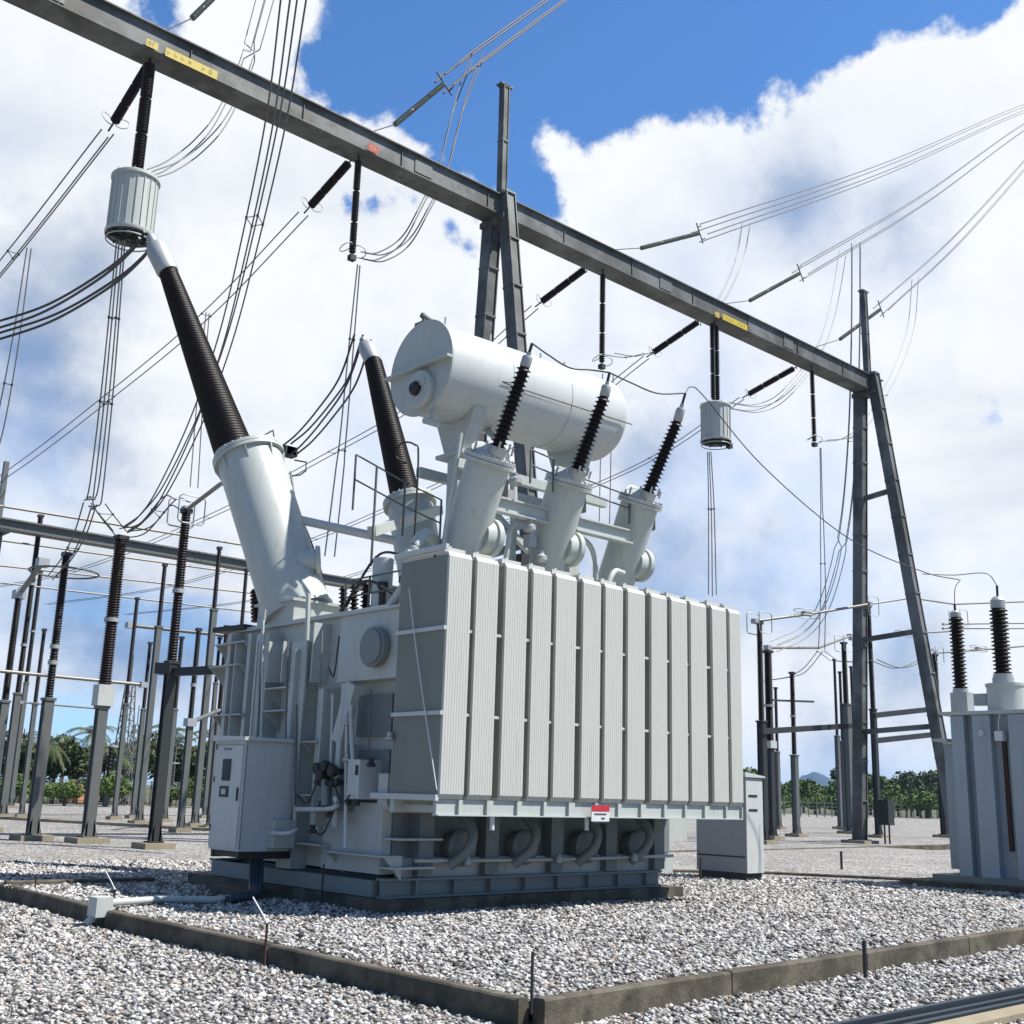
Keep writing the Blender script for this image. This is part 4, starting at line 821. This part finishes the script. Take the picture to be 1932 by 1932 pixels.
for base,jt,tp_ in (((1470,1560),(1468,1420),(1464,1300)),((1618,1560),(1617,1420),(1616,1260)),((1596,1562),(1593,1400),(1590,1270))):
    posts('post_insulator','thin far insulator post in the back rows of the right switchyard',base,jt,tp_,.36,.22,group='far insulator posts of the right yard')
# tubular busbars
def bus(label,pts,r=.06,m='tube',balls=True,group='tubular busbars'):
    t=thing('tubular_busbar',label,'busbar',pts[0],group); P_=[V(p) for p in pts]; MB().tube(P_,r,8).build('tube',m,t)
    mb=MB()
    for p in (P_[0],P_[-1]): mb.box(p-V((r*2,r*2,r*1.6)),p+V((r*2,r*2,r*1.6)))
    mb.build('end_clamp','cast',t); return t
D_=L1+V((0,0,.1)); E_=at(545,852,'y',22.3)
bus('thick tube from the nearest left post to the clamp behind the tall turret',[D_,at(415,914,'y',26.5),E_],.06)
t=thing('bus_clamp','dark clamp with angular corona loops behind the flange of the tall turret','clamp',E_)
MB().box(E_-V((.16,.12,.12)),E_+V((.16,.12,.1))).build('clamp_body','dark_steel',t)
for q in ([(478,832),(515,812),(519,838),(517,862)],[(556,868),(578,872),(577,888),(566,896),(548,898)]): MB().tube([at(a_,b_,'y',22.3) for a_,b_ in q],.022,6).build('corona_loop','dark_steel',t)
for yy_,zz_ in ((50,None),):
    pass
def bl(label,p0,p1,y,r=.05,m='tube',ext=0): a,b=at(*p0,'y',y),at(*p1,'y',y); d=(b-a); bus(label,[a-d*ext,b+d*ext],r,m)
bl('highest thin tube crossing the left switchyard, touching the tall left post',(-10,953),(470,1030),53,.06)
bl('second thin tube of the left switchyard, just under the far steel beam',(-10,1018),(500,1088),56,.05)
bl('third thin tube of the left switchyard, below the far steel beam',(-10,1066),(500,1122),60,.05)
bl('fourth thin tube crossing behind the thick brown insulator',(-10,1010+88),(520,1160),64,.05)
bl('pale thick tube right of the thick brown insulator joint',(245,1180),(480,1205),55,.09,'galv')
bl('lower tube behind the posts at the height of the pale green box',(-10,1265),(270,1292),40,.06,'tube')
bl('thin low rail running from the left edge to the pale green box',(40,1325),(185,1337),40,.03,'galv')
bus('tube from the thin posts behind the cabinet toward the tank end',[L6+V((0,0,-3.4)),L8+V((0,0,-3.3)),L8+V((1.4,-.3,-3.25))],.09,'galv')
a=L9+V((0,0,.15)); bus('short sloping tube linking two insulator tops at the left edge',[a,at(80,1062,'y',a.y-1)],.09,'tube')
# support beam from first post to the tank
t=thing('support_beam','dark steel beam running from the cap of the nearest left post toward the transformer','beam',face(318,1262,L1))
a=face(325,1268,L1); b=at(450,1245,'x',a.x+.8); MB().beam(a,V((a.x+1.2,a.y-4.5,a.z)),.18,.22).build('beam_section','dark_steel',t); MB().beam(a+V((-.3,.3,.08)),a+V((.0,.0,.08)),.45,.3).build('bracket','dark_steel',t)
# right yard busbars
def br(label,p,r=.06,m='tube'): bus(label,[at(a_,b_,'y',c_) for a_,b_,c_ in p],r,m)
br('upper right busbar tube from the post behind the kiosk through the gantry leg',[(1424,1172,29.2),(1530,1158,28.6),(1640,1140,28.1)],.06)
br('upper right busbar tube continuing from the gantry leg to the right edge',[(1640,1140,33),(1720,1128,32),(1800,1140,31.8),(1940,1135,31.5)],.05)
br('middle right busbar tube left of the gantry leg',[(1448,1222,32.8),(1545,1222,33),(1604,1200,36)],.07)
br('middle right busbar tube between the gantry legs',[(1606,1205,38),(1700,1196,37),(1810,1190,36)],.06)
br('lower right busbar tube behind the second transformer bushings',[(1765,1232,34.5),(1850,1226,34),(1945,1218,33.6)],.06)
br('pair of far straight conductors crossing behind the right bushings',[(1780,1178,45),(1945,1176,45)],.05,'wire'); br('far straight conductor just below the pair behind the right bushings',[(1780,1186,45),(1945,1186,45)],.05,'wire')
for q,lab in (((1522,1158,28.6),'in front of the dark cloud left of the gantry leg'),((1705,1196,37),'between the gantry leg and the slanting leg'),((1846,1224,34),'between the two dark bushings at right')):
    c=at(*q[:2],'y',q[2]); t=thing('disconnector_contact','oval contact guard %s'%lab,'switch contact',c,'oval contact guards')
    for dz in (-.12,.12): MB().ring(c+V((0,0,dz)),(0,0,1),.42,.02,26,1.9).build('guard_ring','cast',t)
    MB().box(c-V((.3,.1,.08)),c+V((.3,.1,.08))).build('contact','tube',t)
J('two slack dark wires drooping between the gantry leg and the slanting leg',[(1648,1245,33),(1690,1260,33),(1725,1252,33),(1765,1225,33)],2,.025,'wire',spacers=0)
J('slack wire from the busbar node down to the slim post near the mountain',[(1548,1228,34),(1520,1262,35),(1494,1276,36),(1440,1285,37)],2,.02,'wire',spacers=0)
J('thin stay wires from the busbar node to the thin tall post',[(1548,1228,34),(1565,1240,40),(1577,1247,45.8),(1640,1250,44)],2,.018,'wire',spacers=0)
for p,q,lab in (((1436,1380,29),(1612,1369,29.4),'dark steel beam joining the kiosk post to the right gantry leg'),((1648,1350,28),(1766,1337,28),'upper dark beam between the gantry leg and the slanting leg'),((1648,1398,28),(1778,1384,28),'lower dark beam between the gantry leg and the slanting leg')):
    a,b=at(*p[:2],'y',p[2]),at(*q[:2],'y',q[2]); t=thing('support_beam',lab,'beam',a,'dark horizontal support beams'); MB().beam(a,b,.22,.24).build('beam_section','dark_steel',t)
c=at(1672,1535,'y',28); t=thing('operating_box','small dark drive box on legs beside the foot of the right gantry leg','drive box',(c.x,c.y,0)); MB().box(c-V((.25,.25,.5)),c+V((.25,.25,.6))).build('box','dark_steel',t)
for s_ in (-1,1): MB().box((c.x+s_*.2-.03,c.y-.03,0),(c.x+s_*.2+.03,c.y+.03,c.z-.5)).build('leg','dark_steel',t)
# rear gantry at left
a,b=at(-10,984,'y',55),at(470,1068,'y',55); zb=(a.z+b.z)/2
RG=thing('rear_gantry','far grey steel gantry beam crossing the left switchyard behind the posts','gantry',(a.x,55,0))
mb=MB(); x0,x1=a.x-12,b.x+22
mb.box((x0,54.8,zb+.18),(x1,55.5,zb+.26)); mb.box((x0,54.8,zb-.26),(x1,55.5,zb-.18)); mb.box((x0,54.95,zb-.179),(x1,55.05,zb+.179)); mb.build('beam','galv',RG)
c=at(3,985,'y',55)
for X in (c.x,c.x+24):
    MB().ibeam((X,55.7,0),(X,55.7,zb-.27),.55,.5,.04,(0,1,0)).build('leg','galv',RG); MB().beam((X-.1,55.15,zb+.27),(X-.1,55.15,zb+3.0),.22,.22).build('spire','galv',RG); MB().box((X-.35,54.7,zb-.45),(X+.35,56,zb-.262)).build('head_plate','dark_steel',RG)
# lattice mast
def mast(label,base,top,w):
    b=at(*base,'z',0); tz=face(*top,b).z; t=thing('lattice_mast',label,'mast',(b.x,b.y,0),'far lattice masts and light poles'); mb=MB(); N=10
    for k_ in range(N):
        z0,z1=tz*.8*k_/N,tz*.8*(k_+1)/N; w0,w1=w*(1-.6*k_/N),w*(1-.6*(k_+1)/N)
        c0=[(b.x+sx*w0/2,b.y+sy*w0/2,z0) for sx,sy in ((-1,-1),(1,-1),(1,1),(-1,1))]; c1=[(b.x+sx*w1/2,b.y+sy*w1/2,z1) for sx,sy in ((-1,-1),(1,-1),(1,1),(-1,1))]
        for j in range(4): mb.beam(c0[j],c1[j],.08,.08); mb.beam(c0[j],c1[(j+1)%4],.05,.05); mb.beam(c1[j],c1[(j+1)%4],.05,.05)
    mb.beam((b.x,b.y,tz*.8),(b.x,b.y,tz),.06,.06); mb.build('lattice','galv',t)
mast('lattice mast with a thin spike, far behind between the pale posts',(222,1520),(245,1235),1.4)
mast('short lattice mast just right of the spiked one',(243,1520),(250,1330),1.2)
for k_,(q0,q1,lab) in enumerate((((30,1508),(45,1375),'thin pole at the far left before the palms'),((110,1512),(126,1385),'thin pale pole in front of the palm grove'),((205,1515),(212,1420),'thin pole right of the pale green box post'),((322,1520),(330,1400),'thin pole seen left of the cabinet among the trees'),((270,1518),(278,1405),'thin pole behind the nearest dark post'))):
    b=at(*q0,'z',0); tz=face(*q1,b).z; t=thing('light_pole',lab,'pole',(b.x,b.y,0),'far lattice masts and light poles'); MB().cyl((b.x,b.y,0),(b.x,b.y,tz),.10,.06,n=8).build('pole','galv',t); MB().beam((b.x-.4,b.y,tz*.82),(b.x+.4,b.y,tz*.82),.08,.08).build('arm','galv',t)
# more, smaller yard apparatus far back on the left
for k_,(q0,q1) in enumerate((((198,1522),(206,1408)),((218,1519),(230,1418)),((318,1522),(322,1440)),((380,1524),(384,1450)),((232,1515),(236,1430)),((300,1516),(304,1446)),((62,1512),(70,1440)))):
    b=at(*q0,'z',0); tz=face(*q1,b).z; t=thing('surge_arrester','small far surge arrester on a pale stand at the back of the left yard','arrester',(b.x,b.y,0),'small far arresters of the left yard')
    MB().beam((b.x,b.y,0),(b.x,b.y,tz*.5),.3,.3).build('stand','galv',t); insul((b.x,b.y,tz*.5),(b.x,b.y,tz),.14,.2,.25,8).build('porcelain_unit','porcelain',t); MB().ring((b.x,b.y,tz),(0,0,1),.5,.04,16).build('grading_ring','cast',t)
# ---------------------------------------------------------------- small things on the ground
def stake(label,base,top,m='dark_steel',lean=(0,0),r=.014,z=.2,wire_=False):
    b=at(*base,'z',z); tt=face(*top,b); t=thing('marker_stake',label,'stake',b,'stakes along the kerbs'); MB().tube([b-V((0,0,.1)),b+V((lean[0],lean[1],tt.z-b.z))],r,6).build('rod',m,t)
    if wire_: e=b+V((0,0,tt.z-b.z)); MB().tube([e,e+V((-.03,.05,.08)),e+V((-.10,.12,.22))],.008,5).build('tie_wire','white',t)
stake('rusty stake on the left kerb with a pale wire on top',(500,1800),(500,1742),'rust',wire_=True)
stake('tall thin stake standing at the near corner of the kerbs',(1003,1885),(1000,1795),r=.012)
stake('dark stake on the right kerb',(1632,1822),(1631,1775),r=.02)
stake('stake on the left kerb near the left edge with a white wire',(66,1675),(64,1648),'rust',wire_=True)
stake('stake beside the conduit end with a white wire',(214,1705),(212,1678),wire_=True)
stake('thin stake left of the kiosk base',(1322,1660),(1322,1618),r=.02)
stake('thin stake on the far kerb right of the kiosk',(1588,1638),(1588,1606),r=.03)
stake('rusty stake in front of the plinth corner',(606,1705),(604,1630),'dark_steel')
c0=at(205,1708,'z',.25); c1=at(300,1697,'z',.24); c2=at(400,1698,'z',.24)
t=thing('cable_conduit','pale grey conduit over the left kerb turning into dark cables under the cabinet','conduit',c0)
MB().tube([c0-V((.25,0,.2)),c0+V((0,0,.03)),c1,c2,c2+V((.3,.1,0))],.045,10).build('pipe','paint',t)
for k_ in range(4): o_=.07*k_; MB().tube(spline([c2+V((.2,.1-o_,0)),V((8.45,14.35-o_,.27)),V((8.62+.03*k_,14.6-o_*.5,.42)),V((8.68+.05*k_,14.75,cz0-.03))],6),.035,8).build('cable','cable_blue',t)
MB().box(c0-V((.2,.12,.12)),c0+V((.0,.12,.1))).build('concrete_pad','trap',t)
# rails in the lower right corner
ra,rb=at(1690,1935,'z',.02),at(1945,1882,'z',.02)
for k_,m_ in enumerate(('rail',)):
    t=thing('steel_rail','blue-grey steel rail lying in the gravel at the lower right corner','rail',ra); d=(rb-ra).normalized(); s_=V((-d.y,d.x,0))
    mb=MB(); 
    for o_,h_ in ((0,.10),(.10,.07),(-.10,.07),(-.2,.06)): mb.beam(ra-d*1+s_*o_+V((0,0,h_/2)),rb+d*3+s_*o_+V((0,0,h_/2)),.05,h_)
    mb.build('rail_profile','rail',t); MB().beam(ra-d*1-s_*.35+V((0,0,.02)),rb+d*3-s_*.35+V((0,0,.02)),.2,.05).build('edge_strip','footing',t)
# ---------------------------------------------------------------- vegetation
def crown_mesh(name,R3_,n,ls,m,seed,clumps=9,flat=.8):
    g_=np.random.default_rng(seed); cs=g_.normal(size=(clumps,3)); cs/=np.linalg.norm(cs,axis=1)[:,None]; cs*=g_.random((clumps,1))**.5*.62; rr=.28+.25*g_.random(clumps)
    ci=g_.integers(0,clumps,n); d=g_.normal(size=(n,3)); d/=np.linalg.norm(d,axis=1)[:,None]; p=(cs[ci]+d*(rr[ci]*(.75+.3*g_.random(n)))[:,None])*np.array(R3_)
    u=g_.normal(size=(n,3)); u/=np.linalg.norm(u,axis=1)[:,None]; v=np.cross(u,g_.normal(size=(n,3))); v/=np.linalg.norm(v,axis=1)[:,None]
    s=(ls*(.6+.8*g_.random(n)))[:,None]; q=np.stack([p-u*s,p-v*s*.5,p+u*s,p+v*s*.5],1).reshape(-1,3); me=bpy.data.meshes.new(name)
    me.from_pydata([tuple(x) for x in q],[],[tuple(range(4*i,4*i+4)) for i in range(n)]); me.materials.append(MAT[m]); return me
def trunk_mesh(h,r,lean=.1,limbs=5,seed=1):
    mb=MB(); rd=random.Random(seed); mb.lathe((0,0,0),(lean,0,h),[(0,r*1.3),(.1,r),(1,r*.45)],8)
    for i in range(limbs): a=rd.random()*6.28; z=h*(.45+.1*i); mb.cyl((lean*z/h,0,z),(lean*z/h+math.cos(a)*h*.4,math.sin(a)*h*.4,z+h*.35),r*.4,r*.12,6)
    me=bpy.data.meshes.new('trunk'); me.from_pydata(mb.v,[],mb.f); me.materials.append(MAT['bark']); return me
kinds=[]
for i,(R3_,n,ls,m_,h) in enumerate((((2.6,2.6,1.9),1500,.22,'leaf',2.2),((2.2,2.2,2.4),1500,.2,'leaf',2.8),((3.2,3.0,1.6),1600,.24,'leaf_bright',1.6),((2.4,2.4,1.2),1100,.2,'leaf_bright',.9))):
    kinds.append((crown_mesh('crown',R3_,n,ls,m_,20+i),trunk_mesh(h+.8,.16,seed=i),h+R3_[2]*.55))
pm=MB()
for i in range(17):
    a=i*2.4; el=random.uniform(-.5,1.0); L_=2.3; pts=[]
    for k_ in range(7): s_=k_/6; pts.append(V((math.cos(a)*L_*s_*math.cos(el*.6),math.sin(a)*L_*s_*math.cos(el*.6),math.sin(el)*L_*s_-1.5*s_*s_)))
    for k_ in range(6):
        d=(pts[k_+1]-pts[k_]); s_=d.cross(V((0,0,1))).normalized()
        for sg_ in (-1,1):
            for f_ in (0,.33,.66): p=pts[k_]+d*f_; tip=p+s_*sg_*.55*(1-.5*k_/6)+d*.8+V((0,0,-.25)); pm.add([p,p+d*.25,tip],[(0,1,2)])
pme=bpy.data.meshes.new('fronds'); pme.from_pydata(pm.v,[],pm.f); pme.materials.append(MAT['leaf'])
ptr=trunk_mesh(5.6,.14,.4,0,9)
protos={}
def plant(k_,loc,s,rz,label,cat,group,name):
    key=(k_,name)
    if key not in protos:
        r_=bpy.data.objects.new(name,None); C.objects.link(r_)
        if k_=='palm': cm,tm,hz=pme,ptr,5.55
        else: cm,tm,hz=kinds[k_]
        c_=bpy.data.objects.new('crown',cm); C.objects.link(c_); c_.parent=r_; c_.location=(.4 if k_=='palm' else 0,0,hz); t_=bpy.data.objects.new('trunk',tm); C.objects.link(t_); t_.parent=r_
        protos[key]=r_
    else:
        src=protos[key]; r_=src.copy(); C.objects.link(r_)
        for ch in list(src.children): c_=ch.copy(); C.objects.link(c_); c_.parent=r_
    r_.location=loc; r_.scale=(s,s,s*random.uniform(.9,1.1)); r_.rotation_euler=(0,0,rz); tag(r_,label,cat,group)
def row(pxs,dist0,dist1,top,kset,label,group,name,cat='tree',jit=10):
    for x in pxs:
        dist=random.uniform(dist0,dist1); d=R@ray(x+random.uniform(-jit,jit),1500); d=d/math.hypot(d[0],d[1]); loc=V((d[0]*dist,d[1]*dist,-.05)); k_=random.choice(kset)
        hgt={0:3.9,1:5.2,2:3.0,3:1.8,'palm':6.6}[k_]; tp_=random.uniform(*top); hz=1440+.0294*(x+1082)
        target=H+(hz-tp_)/F*dist*1.03; plant(k_,loc,max(.3,target/hgt),random.random()*6,label,cat,group,name)
row([25,60,95,140,185,230,262,300,340,372,405],100,118,(1410,1440),[0,1],'dark bushy tree in the grove behind the left switchyard','trees behind the left yard','broadleaf_tree',jit=8)
row([45,150,255,350],112,125,(1425,1450),[1],'dark bushy tree in the grove behind the left switchyard','trees behind the left yard','broadleaf_tree')
row([38,75,165,200,240,300,325,388,122],96,112,(1368,1412),['palm'],'palm tree with drooping fronds in front of the left grove','palms behind the left yard','palm_tree',jit=6)
row([30,110,130,200,395,330],90,97,(1470,1492),[3],'low bright bush at the back edge of the left yard','bushes at the back edge','bush','bush')
row(list(range(1440,1600,13)),200,245,(1490,1507),[0,2],'bright green tree in the belt behind the right yard','trees behind the right yard','broadleaf_tree',jit=6)
row(list(range(1600,1800,13)),200,245,(1476,1500),[0,2],'bright green tree in the belt behind the right yard','trees behind the right yard','broadleaf_tree',jit=6)
row(list(range(1440,1800,24)),185,200,(1505,1518),[2,3],'low bush before the right tree belt','bushes before the right belt','bush','bush')
row([1455,1590,1700,1745,1640],210,225,(1462,1478),[1],'taller tree standing above the right belt','taller trees in the right belt','broadleaf_tree')
row(list(range(700,1440,45)),190,230,(1470,1490),[0,2],'tree of the far belt hidden mostly by the transformer','trees behind the right yard','broadleaf_tree')
row(list(range(1800,2100,30)),205,240,(1480,1500),[0,2],'bright green tree in the belt behind the right yard','trees behind the right yard','broadleaf_tree')
row(list(range(-200,20,34)),100,120,(1400,1440),[0,1],'dark bushy tree in the grove behind the left switchyard','trees behind the left yard','broadleaf_tree')
# fences
def fence(label,p0,p1,n,h=1.9):
    a=at(*p0,'z',0); b=at(*p1,'z',0); t=thing('wire_fence',label,'fence',a); 
    for i in range(n+1): c=a.lerp(b,i/n); MB().box(c-V((.05,.05,0)),c+V((.05,.05,h))).build('fence_post','galv',t)
    mb=MB()
    for z in (.3,.8,1.3,1.8): mb.tube([a+V((0,0,z)),b+V((0,0,z))],.02,5)
    mb.build('fence_wire','galv',t)
fence('low wire fence at the back of the left yard',(-20,1514),(430,1524),26)
fence('wire fence in front of the right tree belt',(1430,1540),(1800,1545),28,2.2)
c=at(222,1512,'z',0); c=at(152,1513,'z',0); t=thing('storage_box','pale blue box beside an orange heap, far left background','box',(c.x,c.y,0)); MB().box((c.x-.9,c.y-.7,0),(c.x+.9,c.y+.7,2.3)).build('body','bluebox',t); MB().box((c.x-1,c.y-.8,2.3),(c.x+1,c.y+.8,2.4)).build('lid','bluebox',t)
c=at(140,1513,'z',0); t=thing('tarpaulin_heap','small orange heap under the palms at far left','heap',(c.x,c.y,0)); MB().lathe((c.x,c.y,0),(c.x,c.y,1.9),[(0,1.0),(.4,.85),(.75,.5),(1,.1)],9).build('tarpaulin','clay',t)
# ---------------------------------------------------------------- mountain
dc=R@ray(1533,1500); dc=dc/math.hypot(dc[0],dc[1]); Dm=3600.; c=V((dc[0]*Dm,dc[1]*Dm,0)); side=V((-dc[1],dc[0],0)); fwd=V((dc[0],dc[1],0))
NX,NY=70,26; vs=[];prof=lambda u: math.exp(-abs(u*1.0)**2.2)*(1+.05*math.sin(u*5+1)+.02*math.sin(u*17))
for j in range(NY):
    for i in range(NX):
        u=(i/(NX-1)-.5)*4; w_=(j/(NY-1)-.5)*2
        hgt=84*prof(u)*math.exp(-(w_*1.4)**2)*(1+.04*math.sin(i*1.3+j*2.1))+14*math.exp(-(w_*1.4)**2)*(.5+.5*math.sin(u*2.2+.8))-3
        vs.append(c-side*(u*112)+fwd*(w_*250+260)+V((0,0,hgt)))
mb=MB().add(vs,[(j*NX+i,j*NX+i+1,(j+1)*NX+i+1,(j+1)*NX+i) for j in range(NY-1) for i in range(NX-1)],True); tag(mb.build('mountain','hill'),kind='structure')

# ---------------------------------------------------------------- air
hm=bpy.data.materials.new('haze'); hm.use_nodes=True; t=hm.node_tree; t.nodes.clear()
pv=nd('ShaderNodeVolumePrincipled',t); pv.inputs['Color'].default_value=(.33,.56,1,1); pv.inputs['Density'].default_value=.00011; pv.inputs['Anisotropy'].default_value=.1
ho=nd('ShaderNodeOutputMaterial',t); lk(pv.outputs[0],ho.inputs['Volume'],t); MAT['haze']=hm
tag(MB().box((-2600,-2600,-1.1),(6100,6100,125)).build('haze','haze'),kind='stuff')
